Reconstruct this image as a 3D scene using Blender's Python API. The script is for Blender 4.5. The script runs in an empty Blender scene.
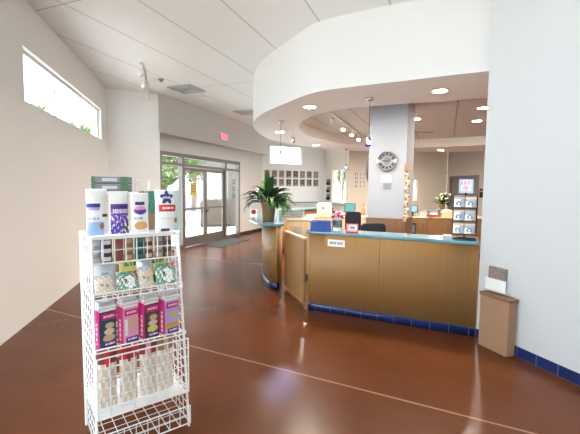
import bpy, bmesh, math, random
from mathutils import Vector, Matrix
random.seed(7)
PI = math.pi
S = bpy.context.scene
COL = S.collection
rad = math.radians

# ------------------------------------------------------------------ materials
MATS = {}
def newmat(name):
    m = bpy.data.materials.new(name); m.use_nodes = True
    MATS[name] = m
    return m, m.node_tree.nodes, m.node_tree.links, m.node_tree.nodes['Principled BSDF']
def M(name, col=None, rough=.5, metal=0., emit=None, spec=None, noise=None, bump=0., nscale=20., coat=0., trans=0.):
    if name in MATS: return MATS[name]
    m, n, l, b = newmat(name)
    b.inputs['Base Color'].default_value = (*col, 1)
    b.inputs['Roughness'].default_value = rough
    b.inputs['Metallic'].default_value = metal
    if spec is not None: b.inputs['Specular IOR Level'].default_value = spec
    if coat: b.inputs['Coat Weight'].default_value = coat
    if trans: b.inputs['Transmission Weight'].default_value = trans
    if emit:
        b.inputs['Emission Color'].default_value = (*emit[:3], 1); b.inputs['Emission Strength'].default_value = emit[3]
    v = noise if noise is not None else .06
    tc = n.new('ShaderNodeTexCoord'); nz = n.new('ShaderNodeTexNoise'); nz.inputs['Scale'].default_value = nscale
    nz.inputs['Detail'].default_value = 4
    l.new(tc.outputs['Object'], nz.inputs['Vector'])
    mx = n.new('ShaderNodeMix'); mx.data_type = 'RGBA'
    mx.inputs['A'].default_value = (*[c*(1-v) for c in col], 1); mx.inputs['B'].default_value = (*[min(1, c*(1+v)) for c in col], 1)
    l.new(nz.outputs['Fac'], mx.inputs['Factor']); l.new(mx.outputs['Result'], b.inputs['Base Color'])
    if bump:
        bp = n.new('ShaderNodeBump'); bp.inputs['Strength'].default_value = bump; bp.inputs['Distance'].default_value = .01
        l.new(nz.outputs['Fac'], bp.inputs['Height']); l.new(bp.outputs['Normal'], b.inputs['Normal'])
    return m

def math_node(n, l, op, a, b=None):
    x = n.new('ShaderNodeMath'); x.operation = op
    for i, v in enumerate((a, b)):
        if v is None: continue
        if isinstance(v, (int, float)): x.inputs[i].default_value = v
        else: l.new(v, x.inputs[i])
    return x.outputs[0]

def grid_lines(n, l, vec, sx, sy, ox, oy, w):
    """mask that is 1 on the seams of a grid of panels"""
    sep = n.new('ShaderNodeSeparateXYZ'); l.new(vec, sep.inputs[0])
    out = None
    for ax, s, o in (('X', sx, ox), ('Y', sy, oy)):
        if not s: continue
        a = math_node(n, l, 'ADD', sep.outputs[ax], o + 400*s)
        f = math_node(n, l, 'MODULO', a, s)
        f = math_node(n, l, 'SUBTRACT', f, s/2)
        f = math_node(n, l, 'ABSOLUTE', f)
        f = math_node(n, l, 'GREATER_THAN', f, s/2 - w)
        out = f if out is None else math_node(n, l, 'MAXIMUM', out, f)
    return out

def panel_mat(name, col, linecol, ang, sx, sy, ox=0, oy=0, w=.012, rough=.85):
    m, n, l, b = newmat(name)
    b.inputs['Roughness'].default_value = rough
    tc = n.new('ShaderNodeTexCoord'); mp = n.new('ShaderNodeMapping')
    mp.inputs['Rotation'].default_value[2] = -rad(90-ang)
    l.new(tc.outputs['Object'], mp.inputs['Vector'])
    mask = grid_lines(n, l, mp.outputs['Vector'], sx, sy, ox, oy, w)
    nz = n.new('ShaderNodeTexNoise'); nz.inputs['Scale'].default_value = 60; l.new(tc.outputs['Object'], nz.inputs['Vector'])
    m0 = n.new('ShaderNodeMix'); m0.data_type = 'RGBA'
    m0.inputs['A'].default_value = (*[c*.96 for c in col], 1); m0.inputs['B'].default_value = (*[min(1, c*1.03) for c in col], 1)
    l.new(nz.outputs['Fac'], m0.inputs['Factor'])
    mx = n.new('ShaderNodeMix'); mx.data_type = 'RGBA'; mx.inputs['B'].default_value = (*linecol, 1)
    l.new(m0.outputs['Result'], mx.inputs['A']); l.new(mask, mx.inputs['Factor']); l.new(mx.outputs['Result'], b.inputs['Base Color'])
    return m

def floor_mat():
    m, n, l, b = newmat('stained_concrete')
    tc = n.new('ShaderNodeTexCoord'); mp = n.new('ShaderNodeMapping'); mp.inputs['Rotation'].default_value[2] = -rad(90-116.5)
    l.new(tc.outputs['Object'], mp.inputs['Vector'])
    n1 = n.new('ShaderNodeTexNoise'); n1.inputs['Scale'].default_value = .9; n1.inputs['Detail'].default_value = 6; n1.inputs['Roughness'].default_value = .65
    l.new(tc.outputs['Object'], n1.inputs['Vector'])
    cr = n.new('ShaderNodeValToRGB'); e = cr.color_ramp.elements
    e[0].position = .3; e[0].color = (.098, .026, .008, 1); e[1].position = .72; e[1].color = (.150, .044, .014, 1)
    l.new(n1.outputs['Fac'], cr.inputs['Fac'])
    mask = grid_lines(n, l, mp.outputs['Vector'], 0, 3.9, 0, 1.04, .010)
    mx = n.new('ShaderNodeMix'); mx.data_type = 'RGBA'; mx.inputs['B'].default_value = (.33, .17, .10, 1)
    l.new(cr.outputs['Color'], mx.inputs['A']); l.new(mask, mx.inputs['Factor']); l.new(mx.outputs['Result'], b.inputs['Base Color'])
    b.inputs['Roughness'].default_value = .27
    b.inputs['Specular IOR Level'].default_value = .22
    return m

def wood_mat(name, c0, c1, axis='Z', scale=9., rough=.4):
    m, n, l, b = newmat(name)
    b.inputs['Roughness'].default_value = rough
    tc = n.new('ShaderNodeTexCoord'); mp = n.new('ShaderNodeMapping')
    sc = [scale*3]*3; sc['XYZ'.index(axis)] = scale*.12
    mp.inputs['Scale'].default_value = sc
    l.new(tc.outputs['Object'], mp.inputs['Vector'])
    nz = n.new('ShaderNodeTexNoise'); nz.inputs['Scale'].default_value = 1.; nz.inputs['Detail'].default_value = 5; nz.inputs['Distortion'].default_value = .4
    l.new(mp.outputs['Vector'], nz.inputs['Vector'])
    cr = n.new('ShaderNodeValToRGB'); e = cr.color_ramp.elements
    e[0].position = .3; e[0].color = (*c0, 1); e[1].position = .7; e[1].color = (*c1, 1)
    l.new(nz.outputs['Fac'], cr.inputs['Fac']); l.new(cr.outputs['Color'], b.inputs['Base Color'])
    return m

def block_mat(name, c1, c2, mortar, w, h, mort=.012, rough=.7):
    m, n, l, b = newmat(name)
    b.inputs['Roughness'].default_value = rough
    tc = n.new('ShaderNodeTexCoord')
    mp = n.new('ShaderNodeMapping'); mp.inputs['Rotation'].default_value[0] = -PI/2
    l.new(tc.outputs['Object'], mp.inputs['Vector'])
    bk = n.new('ShaderNodeTexBrick'); bk.inputs['Color1'].default_value = (*c1, 1); bk.inputs['Color2'].default_value = (*c2, 1)
    bk.inputs['Mortar'].default_value = (*mortar, 1); bk.inputs['Scale'].default_value = 1; bk.inputs['Brick Width'].default_value = w
    bk.inputs['Row Height'].default_value = h; bk.inputs['Mortar Size'].default_value = mort
    l.new(mp.outputs['Vector'], bk.inputs['Vector']); l.new(bk.outputs['Color'], b.inputs['Base Color'])
    return m

def glass_mat(name, tint=(1, 1, 1), refl=.12):
    m, n, l, b = newmat(name); n.remove(b)
    tr = n.new('ShaderNodeBsdfTransparent'); tr.inputs['Color'].default_value = (*tint, 1)
    gl = n.new('ShaderNodeBsdfGlossy'); gl.inputs['Roughness'].default_value = .03
    fr = n.new('ShaderNodeFresnel'); fr.inputs['IOR'].default_value = 1.3
    k = math_node(n, l, 'MULTIPLY', fr.outputs[0], refl*4)
    mx = n.new('ShaderNodeMixShader'); l.new(k, mx.inputs[0]); l.new(tr.outputs[0], mx.inputs[1]); l.new(gl.outputs[0], mx.inputs[2])
    l.new(mx.outputs[0], n['Material Output'].inputs['Surface'])
    return m

M('wall_white', (.86, .84, .81), .85, noise=.02)
M('wall_beige', (.68, .66, .64), .85, noise=.02)
M('wall_cool', (.84, .85, .87), .85, noise=.02)
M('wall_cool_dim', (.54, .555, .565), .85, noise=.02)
M('wall_bright', (.93, .925, .91), .85, noise=.01)
M('wall_warm', (.82, .76, .66), .85, noise=.02)
M('wall_shaded', (.50, .45, .40), .85, noise=.02)  # beige far wall, base colour darkened to stand in for shade
M('soffit_paint', (.85, .815, .80), .85, noise=.02)
M('fascia_paint', (.70, .695, .685), .85, noise=.02)
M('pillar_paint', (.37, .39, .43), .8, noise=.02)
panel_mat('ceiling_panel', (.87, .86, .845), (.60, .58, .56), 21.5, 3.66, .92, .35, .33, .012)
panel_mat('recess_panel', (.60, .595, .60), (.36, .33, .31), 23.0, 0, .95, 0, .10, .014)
floor_mat()
wood_mat('laminate', (.335, .174, .058), (.365, .194, .068), 'Z', 9., .5)
wood_mat('laminate_dark', (.17, .088, .040), (.215, .115, .054), 'Z', 9., .4)
wood_mat('maple', (.62, .46, .29), (.70, .54, .36), 'Z', 7., .45)
M('teal_top', (.10, .24, .29), .22, noise=.15, nscale=90, coat=.3)
M('blue_tile', (.012, .025, .11), .2, noise=.3, nscale=8)
M('grout', (.10, .11, .17), .8)
M('dark_base', (.03, .028, .028), .5)
M('alu', (.165, .148, .132), .45, .3)
M('black', (.012, .012, .013), .45)
M('navy_fabric', (.013, .016, .028), .8)
M('mat_dark', (.06, .065, .06), .95, noise=.2, nscale=120)
M('white_wire', (.82, .82, .82), .35)
M('white_plastic', (.80, .80, .80), .4)
M('grey_plastic', (.40, .42, .44), .45)
M('grey_pale', (.48, .49, .50), .5)
M('chrome', (.65, .63, .60), .2, 1.)
M('grey_metal', (.30, .30, .31), .35, .8)
M('paper', (.85, .85, .83), .7)
M('tan', (.62, .45, .27), .7)
M('tan_pale', (.72, .60, .46), .7)
M('ink', (.05, .05, .07), .7)
M('ink_soft', (.30, .31, .36), .7)
M('leaf', (.026, .085, .022), .32, noise=.45, nscale=6)
M('leaf_light', (.06, .16, .035), .35, noise=.4, nscale=6)
M('leaf_tree', (.085, .145, .035), .6, noise=.5, nscale=2)
M('bark', (.16, .11, .07), .9, noise=.3)
M('soil', (.03, .02, .014), .95, noise=.4)
M('pot_brass', (.25, .17, .065), .35, .3, noise=.2, nscale=5)
M('magenta', (.62, .012, .20), .35)
M('magenta_pale', (.78, .35, .52), .35)
M('navy', (.02, .035, .20), .4)
M('purple', (.11, .035, .36), .35)
M('purple_dark', (.06, .02, .20), .35)
M('lavender', (.42, .40, .72), .4)
M('sky_print', (.36, .52, .80), .4)
M('teal_print', (.02, .09, .11), .4)
M('red', (.62, .03, .03), .4)
M('orange', (.72, .36, .10), .5)
M('yellow', (.72, .68, .22), .45)
M('yellow_notice', (.55, .38, .05), .6)
M('green_print', (.10, .26, .16), .4)
M('teal_green', (.06, .22, .17), .45)
M('brown', (.20, .10, .05), .6)
M('brown_mid', (.33, .19, .11), .6)
M('maroon', (.28, .04, .05), .5)
M('pink', (.80, .42, .50), .5)
M('silver', (.60, .62, .65), .3, .4)
M('cyan_pale', (.62, .80, .82), .45)
M('blue_bin', (.02, .075, .36), .45)
M('photo_dark', (.075, .06, .055), .4, noise=.6, nscale=30)
M('photo_mid', (.22, .18, .16), .4, noise=.6, nscale=25)
M('photo_frame', (.30, .25, .22), .5)
M('concrete_out', (.60, .59, .57), .9, noise=.1, nscale=2)
block_mat('block_pale', (.125, .110, .095), (.108, .096, .084), (.065, .058, .05), .4, .2)
block_mat('brick_brown', (.048, .031, .022), (.040, .026, .019), (.07, .05, .04), .4, .2)
block_mat('tile_blue', (.010, .020, .095), (.016, .03, .13), (.10, .11, .17), .2, .2, .004, .15)
M('roof_out', (.35, .33, .31), .9)
M('clock_dial', (.36, .36, .365), .8)
M('clock_rim', (.22, .22, .22), .5, .2)
M('door_paint', (.23, .19, .17), .6)
M('pouch_grey', (.42, .45, .56), .45)
M('carton_grey', (.13, .135, .14), .5)
M('printer_shell', (.56, .53, .51), .5)
M('tray_grey', (.25, .29, .31), .5)
M('screen', (.02, .05, .05), .2, emit=(.12, .42, .40, .55))
M('screen_blue', (.03, .05, .08), .2, emit=(.28, .52, .68, .75))
M('exit_red', (.7, .02, .03), .5, emit=(1., .06, .10, 2.2))
M('lamp_glow', (1, 1, 1), .5, emit=(1., .90, .74, 14.))
M('bulb_glow', (1, 1, 1), .5, emit=(1., .86, .66, 30.))
M('pendant_bulb', (1, 1, 1), .5, emit=(.85, .90, 1., 8.))
glass_mat('pane', (.95, .97, .96), .12)
glass_mat('clear_plastic', (.86, .90, .92), .2)
glass_mat('blue_glass', (.30, .38, .90), .2)
glass_mat('cloudy', (.75, .77, .80), .3)

# ------------------------------------------------------------------ mesh builder
class MB:
    def __init__(s): s.v = []; s.f = []; s.m = []; s.names = []; s.sm = []
    def mi(s, name):
        if name not in s.names: s.names.append(name)
        return s.names.index(name)
    def add(s, vs, fs, mat, smooth=False, T=None):
        o = len(s.v); k = s.mi(mat)
        for p in vs: s.v.append(tuple(T @ Vector(p)) if T is not None else tuple(p))
        for f in fs: s.f.append([o+i for i in f]); s.m.append(k); s.sm.append(smooth)
        return s
    def box(s, x0, x1, y0, y1, z0, z1, mat, T=None):
        vs = [(x0, y0, z0), (x1, y0, z0), (x1, y1, z0), (x0, y1, z0), (x0, y0, z1), (x1, y0, z1), (x1, y1, z1), (x0, y1, z1)]
        return s.add(vs, [(0, 3, 2, 1), (4, 5, 6, 7), (0, 1, 5, 4), (1, 2, 6, 5), (2, 3, 7, 6), (3, 0, 4, 7)], mat, False, T)
    def prism(s, poly, z0, z1, mat, smooth_side=False, side=None):
        n = len(poly)
        a = sum(poly[i][0]*poly[(i+1) % n][1]-poly[(i+1) % n][0]*poly[i][1] for i in range(n))
        if a < 0: poly = poly[::-1]
        vs = [(x, y, z0) for x, y in poly]+[(x, y, z1) for x, y in poly]
        s.add(vs, [list(range(n))[::-1], [n+i for i in range(n)]], mat)
        s.add(vs, [(i, (i+1) % n, n+(i+1) % n, n+i) for i in range(n)], side or mat, smooth_side)
        return s
    def lathe(s, prof, mat, seg=24, c=(0, 0, 0), T=None, smooth=True, cap=True):
        vs = []; fs = []; n = len(prof)
        for i in range(seg):
            a = 2*PI*i/seg
            for r, z in prof: vs.append((c[0]+r*math.cos(a), c[1]+r*math.sin(a), c[2]+z))
        for i in range(seg):
            j = (i+1) % seg
            for k in range(n-1): fs.append((i*n+k, j*n+k, j*n+k+1, i*n+k+1))
        s.add(vs, fs, mat, smooth, T)
        if cap and prof[0][0] > 1e-5: s.add([vs[i*n] for i in range(seg)], [list(range(seg))[::-1]], mat, False, T)
        if cap and prof[-1][0] > 1e-5: s.add([vs[i*n+n-1] for i in range(seg)], [list(range(seg))], mat, False, T)
        return s
    def tube(s, pts, r, mat, n=6, T=None, cap=True):
        pts = [Vector(p) for p in pts]; vs = []; fs = []
        rs = r if isinstance(r, (list, tuple)) else [r]*len(pts)
        for i, p in enumerate(pts):
            d = (pts[min(i+1, len(pts)-1)]-pts[max(i-1, 0)]).normalized()
            u = d.cross(Vector((0, 0, 1)) if abs(d.z) < .95 else Vector((1, 0, 0))).normalized(); w = d.cross(u)
            for k in range(n):
                a = 2*PI*k/n; vs.append(p+(u*math.cos(a)+w*math.sin(a))*rs[i])
        for i in range(len(pts)-1):
            for k in range(n): fs.append((i*n+k, i*n+(k+1) % n, (i+1)*n+(k+1) % n, (i+1)*n+k))
        if cap: fs += [list(range(n)), [(len(pts)-1)*n+k for k in range(n)]]
        return s.add(vs, fs, mat, n > 4, T)
    def ball(s, c, r, mat, seg=12, rings=8, sq=(1, 1, 1)):
        prof = [(r*math.sin(PI*k/rings), -r*math.cos(PI*k/rings)) for k in range(rings+1)]
        prof[0] = (1e-6, -r); prof[-1] = (1e-6, r)
        T = Matrix.Translation(c) @ Matrix.Diagonal((*sq, 1))
        return s.lathe(prof, mat, seg, (0, 0, 0), T)
    def cells(s, w, h, nx, ny, fn, pos):
        """a sheet of nx x ny cells; fn(u,v)->material, pos(u,v)->point"""
        vs = [pos(i/nx, j/ny) for j in range(ny+1) for i in range(nx+1)]
        by = {}
        for j in range(ny):
            for i in range(nx):
                a = j*(nx+1)+i
                by.setdefault(fn((i+.5)/nx, (j+.5)/ny), []).append((a, a+1, a+nx+2, a+nx+1))
        for mat, fs in by.items(): s.add(vs, fs, mat, True)
        return s
    def plate(s, poly, y0, y1, mat):
        n = len(poly)
        vs = [(x, y0, z) for x, z in poly]+[(x, y1, z) for x, z in poly]
        s.add(vs, [list(range(n)), [2*n-1-i for i in range(n)]], mat)
        return s.add(vs, [(i, n+i, n+(i+1) % n, (i+1) % n) for i in range(n)], mat, True)
    def build(s, name, parent=None, loc=(0, 0, 0), rz=0., bev=0., rx=0.):
        me = bpy.data.meshes.new(name)
        me.from_pydata(s.v, [], s.f)
        for nm in s.names: me.materials.append(MATS[nm])
        me.polygons.foreach_set('material_index', s.m); me.polygons.foreach_set('use_smooth', s.sm)
        me.validate(); me.update()
        bm = bmesh.new(); bm.from_mesh(me)
        bmesh.ops.remove_doubles(bm, verts=bm.verts, dist=1e-5)
        loose = [v for v in bm.verts if not v.link_faces]
        if loose: bmesh.ops.delete(bm, geom=loose, context='VERTS')
        bm.normal_update(); bm.to_mesh(me); bm.free()
        o = bpy.data.objects.new(name, me); COL.objects.link(o)
        o.location = loc; o.rotation_euler = (rx, 0, rz)
        if parent is not None: o.parent = parent
        if bev:
            b = o.modifiers.new('bevel', 'BEVEL'); b.width = bev; b.segments = 2; b.limit_method = 'ANGLE'; b.angle_limit = rad(40)
        return o

def tag(o, label, cat, group=None, kind=None):
    if label: o['label'] = label
    if cat: o['category'] = cat
    if group: o['group'] = group
    if kind: o['kind'] = kind
    return o
def thing(name, label, cat, loc=(0, 0, 0), rz=0., group=None):
    o = bpy.data.objects.new(name, None); COL.objects.link(o)
    o.location = loc; o.rotation_euler = (0, 0, rz); o.empty_display_size = .1
    return tag(o, label, cat, group)
def struct(o, label=None):
    o['kind'] = 'structure'
    if label: o['label'] = label
    return o
def RZ(a): return rad(90-a)           # local x runs a degrees right of +Y
def W(o, a, x, y=0., z=0.):           # point of a frame in world coordinates
    a = rad(a)
    return (o[0]+x*math.sin(a)-y*math.cos(a), o[1]+x*math.cos(a)+y*math.sin(a), z)
def spline(pts, closed=True, k=5):
    n = len(pts); out = []
    rng = range(n) if closed else range(n-1)
    for i in rng:
        g = (lambda j: pts[j % n]) if closed else (lambda j: pts[max(0, min(n-1, j))])
        p0, p1, p2, p3 = g(i-1), g(i), g(i+1), g(i+2)
        for q in range(k):
            t = q/k
            out.append(tuple(.5*((2*b)+(c-a)*t+(2*a-5*b+4*c-d)*t*t+(-a+3*b-3*c+d)*t**3) for a, b, c, d in zip(p0, p1, p2, p3)))
    if not closed: out.append(pts[-1])
    return out
def offset(pts, d):                   # offset an open polyline to its left by d
    out = []
    for i in range(len(pts)):
        a = Vector(pts[max(i-1, 0)]); b = Vector(pts[min(i+1, len(pts)-1)])
        t = (b-a).normalized(); out.append((pts[i][0]-t.y*d, pts[i][1]+t.x*d))
    return out

# ------------------------------------------------------------------ room shell
H = 3.82; SOF = 2.92; REC = 3.17
E0, EA = (-2.891, 9.935), 21.5        # entry storefront frame, +y is outside
PE, PA = (-3.10, 8.86), 66.5          # pier
L0, LA = (-4.123, 8.415), 166.0       # left wall, running towards the viewer, +y is the room
B0, BA = (-1.10, 14.48), 66.5         # back wall
A0, AA = (1.473, 15.597), 157.0       # warm wall with window
C0, CA = (2.178, 13.936), 66.5        # warm wall with poster
D0, DA = (6.70, 15.90), 158.0         # far wall with door, its shade painted into the colour

room = [W(L0, LA, 12.4)[:2], L0, PE, W(E0, EA, 4.9)[:2], A0, C0, D0, W(D0, DA, 3.2)[:2], (10., 12.2), (10., -3.6)]
big = [W(L0, LA, 12.4, -.2)[:2], W(L0, LA, -.2, -.2)[:2], W(PE, PA, -.9, .3)[:2], W(E0, EA, -.7, .12)[:2], W(E0, EA, 4.9, .12)[:2], W(B0, BA, 2.7, .2)[:2], W(A0, AA, -.2, .2)[:2],
       W(C0, CA, .1, .2)[:2], W(D0, DA, -.2, .2)[:2], W(D0, DA, 3.2, .3)[:2], (10.2, 12.4), (10.2, -3.8)]
f = MB(); f.prism(big, -.12, 0, 'stained_concrete'); struct(f.build('floor'), 'glossy red-brown stained concrete floor with pale saw-cut joints')
f = MB(); f.prism(big, H, H+.15, 'ceiling_panel'); struct(f.build('ceiling'), 'white panel ceiling with thin seams')

def wall_box(name, o, a, parts, mat, label=None):
    f = MB()
    for p in parts: f.box(*p, mat)
    w = f.build(name, None, (o[0], o[1], 0), RZ(a)); return struct(w, label)
def holed(x0, x1, y0, y1, z0, z1, holes):
    """boxes of a wall with rectangular holes that do not overlap in x"""
    out = []; x = x0
    for hx0, hx1, hz0, hz1 in sorted(holes):
        if hx0 > x: out.append((x, hx0, y0, y1, z0, z1))
        if hz0 > z0: out.append((hx0, hx1, y0, y1, z0, hz0))
        if hz1 < z1: out.append((hx0, hx1, y0, y1, hz1, z1))
        x = hx1
    if x < x1: out.append((x, x1, y0, y1, z0, z1))
    return out

# left wall: clerestory strip, then tall shop windows beside the viewer
lh = [(.50, 4.1, 2.62, 3.26), (5.5, 8.3, .7, 3.3), (8.6, 11.8, .7, 3.3)]
wall_box('wall_left', L0, LA, holed(-.2, 12.5, -.2, 0, 0, H, lh), 'wall_white', 'white left wall with a high strip window')
wall_box('wall_pier', PE, PA, [(-1.15, 0, 0, .3, 0, H)], 'wall_bright', 'bright white wall beside the entrance')
wall_box('wall_entry', E0, EA, [(-1.10, 4.9, -.2, .14, 2.93, H), (-.9, 4.9, 0, .14, 2.53, 2.93), (3.07, 4.95, 0, .14, 0, 2.53)], 'wall_beige', 'beige entrance wall with dropped bulkhead above the doors')
wall_box('baseboard_entry', E0, EA, [(3.09, 4.86, -.015, 0, 0, .10)], 'dark_base', 'dark baseboard beside the entrance')
wall_box('wall_back', B0, BA, holed(-.1, 2.81, 0, .2, 0, H, [(.32, 1.71, 2.60, 3.33)]), 'wall_cool', 'cool white back wall with high window and framed photos')
wall_box('wall_alcove', A0, AA, holed(0, 1.8, 0, .2, 0, H, [(.58, 1.61, 1.10, 2.42)]), 'wall_warm', 'cream wall with a tall window')
wall_box('wall_rear', C0, CA, holed(0, 4.93, 0, .2, 0, H, [(3.13, 3.32, 1.2, 2.08)]), 'wall_warm', 'cream wall behind the pillar')
wall_box('wall_shaded', D0, DA, holed(0, 3.6, 0, .2, 0, H, [(.15, 1.62, 0, 2.24)]), 'wall_shaded', 'wall around the far door, shade painted into its colour')
f = MB(); f.box(10., 10.2, -3.8, 12.5, 0, H, 'wall_white'); f.box(7.6, 10.2, 12.2, 12.4, 0, H, 'wall_white'); struct(f.build('wall_right'), 'white right wall')
f = MB()
for p in holed(-1.25, 10.2, -3.8, -3.6, 0, H, [(-.6, 1.3, .9, 3.2)]): f.box(*p, 'wall_white')
struct(f.build('wall_behind'), 'white wall behind the viewer')
# white wall at the right end of the counter
F0, FA = (2.083, 4.007), 160.0
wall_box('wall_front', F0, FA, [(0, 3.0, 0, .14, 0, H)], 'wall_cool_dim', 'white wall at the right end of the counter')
wall_box('trim_1', F0, FA, [(0, 3.2, -.012, 0, 0, .10)], 'tile_blue', 'blue tile base of the white wall')

def window(n, o, a, x0, x1, z0, z1, y, bars_x=(), bars_z=(), fr=.04, mat='white_plastic', sill=True, label=None):
    t = bpy.data.objects.new('window_%d' % n, None); COL.objects.link(t); t.location = (o[0], o[1], 0); t.rotation_euler = (0, 0, RZ(a)); struct(t, label)
    f = MB()
    f.box(x0, x0+fr, y-.03, y+.03, z0, z1, mat); f.box(x1-fr, x1, y-.03, y+.03, z0, z1, mat)
    f.box(x0+fr, x1-fr, y-.03, y+.03, z0, z0+fr, mat); f.box(x0+fr, x1-fr, y-.03, y+.03, z1-fr, z1, mat)
    for b in bars_x: f.box(b-.02, b+.02, y-.025, y+.025, z0+fr, z1-fr, mat)
    for b in bars_z: f.box(x0+fr, x1-fr, y-.022, y+.022, b-.02, b+.02, mat)
    f.build('window_frame', t)
    g = MB(); g.box(x0+fr, x1-fr, y-.004, y+.004, z0+fr, z1-fr, 'pane'); g.build('pane', t)
    return t
window(1, L0, LA, .50, 4.1, 2.62, 3.26, -.1, (1.7, 2.9), label='high strip window in the left wall')
window(2, L0, LA, 5.5, 8.3, .7, 3.3, -.1, (6.9,), label='large window beside the display rack')
window(3, L0, LA, 8.6, 11.8, .7, 3.3, -.1, (10.2,), label='large window behind the viewer')
window(8, (0, -3.7), 90, -.6, 1.3, .9, 3.2, 0, (.35,), label='shop window in the wall behind the viewer')
window(4, B0, BA, .32, 1.71, 2.60, 3.33, .1, label='high bright window above the framed photos')
t = window(5, A0, AA, .58, 1.61, 1.10, 2.42, .1, (1.1,), (1.95,), label='tall sash window in the cream wall')
f = MB(); f.box(.5, 1.7, -.10, .05, 1.05, 1.10, 'grey_pale'); f.build('window_sill', t)
window(6, C0, CA, 3.13, 3.32, 1.2, 2.08, .1, fr=.02, label='narrow slit window right of the pillar')

# far door in the wall with painted-in shade
t = bpy.data.objects.new('door_3', None); COL.objects.link(t); t.location = (D0[0], D0[1], 0); t.rotation_euler = (0, 0, RZ(DA)); struct(t, 'brown door in the far right wall')
f = MB(); f.box(.15, .21, -.03, .12, 0, 2.24, 'door_paint'); f.box(1.56, 1.62, -.03, .12, 0, 2.24, 'door_paint'); f.box(.21, 1.56, -.03, .12, 2.17, 2.24, 'door_paint'); f.build('door_frame', t)
f = MB(); f.box(.21, 1.56, .05, .10, 0, 2.17, 'door_paint'); f.build('door_leaf', t)
f = MB(); f.tube([(1.48, .05, 1.0), (1.48, -.02, 1.0), (1.36, -.02, 1.0)], .012, 'chrome'); f.build('door_handle', t)

# ------------------------------------------------------------------ entrance storefront
t = bpy.data.objects.new('window_7', None); COL.objects.link(t); t.location = (*E0, 0); t.rotation_euler = (0, 0, RZ(EA)); struct(t, 'aluminium storefront frame around the entrance doors')
f = MB(); y0, y1 = -.04, .09
for a, b in ((-.90, -.82), (-.05, .045), (2.095, 2.205), (2.97, 3.07)): f.box(a, b, y0, y1, 0, 2.53, 'alu')
for a, b in ((-.82, -.05), (.045, 2.095), (2.205, 2.97)):
    f.box(a, b, y0, y1, 2.43, 2.53, 'alu'); f.box(a, b, y0, y1, 2.195, 2.265, 'alu')
for a, b in ((-.82, -.05), (2.205, 2.97)): f.box(a, b, y0, y1, 0, .09, 'alu')
f.build('storefront_frame', t)
for a, b, z0, z1, nm in ((-.82, -.05, 2.265, 2.43, 'transom_pane'), (.045, 2.095, 2.265, 2.43, 'transom_pane'), (2.205, 2.97, 2.265, 2.43, 'transom_pane'), (-.82, -.05, .09, 2.195, 'sidelight_pane'), (2.205, 2.97, .09, 2.195, 'sidelight_pane')):
    g = MB(); g.box(a, b, .015, .023, z0, z1, 'pane'); g.build(nm, t)
for k, (a, b, hs) in enumerate(((.055, 1.065, 1), (1.075, 2.085, -1))):
    d = bpy.data.objects.new('door_%d' % (k+1), None); COL.objects.link(d); d.location = (*E0, 0); d.rotation_euler = (0, 0, RZ(EA))
    struct(d, ['left glass entrance door with yellow notice', 'right glass entrance door'][k])
    f = MB(); st = .075
    f.box(a, a+st, 0, .045, .015, 2.185, 'alu'); f.box(b-st, b, 0, .045, .015, 2.185, 'alu')
    f.box(a+st, b-st, 0, .045, .015, .27, 'alu'); f.box(a+st, b-st, 0, .045, 2.09, 2.185, 'alu'); f.build('door_frame', d)
    g = MB(); g.box(a+st, b-st, .018, .026, .27, 2.09, 'pane'); g.build('pane', d)
    p = MB(); p.box(a+.03, b-.03, -.07, -.035, 1.03, 1.075, 'alu'); p.box(a+.03, a+.06, -.04, 0, 1.03, 1.075, 'alu'); p.box(b-.06, b-.03, -.04, 0, 1.03, 1.075, 'alu'); p.build('push_bar', d)
    h = MB(); hx = b-.04 if hs > 0 else a+.04
    h.lathe([(.03, 0), (.03, .025), (.018, .03)], 'black', 12, T=Matrix.Translation((hx, -.035, .96)) @ Matrix.Rotation(-PI/2, 4, 'X').inverted()); h.build('door_lock', d)
# notices
f = MB()
f.cells(.3, .35, 12, 14, lambda u, v: 'brown' if (int(v*14) % 3 == 1 and .15 < u < .85 and v > .2) else 'yellow_notice', lambda u, v: (.36+u*.28, -.0, 1.42+v*.34))
o = f.build('door_notice', None, W(E0, EA, 0, .012), RZ(EA)); o.location.z = 0
tag(o, 'yellow notice sheet taped to the left glass entrance door', 'notice')
# exit sign on the bulkhead
t = thing('exit_sign', 'red lettered EXIT sign on the beige bulkhead above the doors', 'exit sign', W(E0, EA, 1.72, -.2, 3.19), RZ(EA))
f = MB(); f.box(-.20, .20, -.05, 0, -.10, .10, 'white_plastic'); f.build('sign_box', t, bev=.008)
cu = bpy.data.curves.new('lettering', 'FONT'); cu.body = 'EXIT'; cu.size = .185; cu.align_x = 'CENTER'; cu.align_y = 'CENTER'; cu.extrude = .003; cu.offset = .004
to = bpy.data.objects.new('lettering_curve', cu); COL.objects.link(to); bpy.context.view_layer.update()
tm = bpy.data.meshes.new_from_object(to.evaluated_get(bpy.context.evaluated_depsgraph_get())); bpy.data.objects.remove(to); bpy.data.curves.remove(cu)
tm.name = 'lettering'; tm.materials.clear(); tm.materials.append(MATS['exit_red']); lo = bpy.data.objects.new('lettering', tm); COL.objects.link(lo); lo.parent = t; lo.location = (0, -.054, 0); lo.rotation_euler = (PI/2, 0, 0)
# door mat
f = MB(); f.box(-.5, 1.25, -.75, 0, 0, .012, 'mat_dark'); 
tag(f.build('door_mat', None, W(E0, EA, 1.0, -.12, 0.001), RZ(EA), bev=.005), 'dark grey entrance mat on the floor inside the doors', 'door mat')

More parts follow.
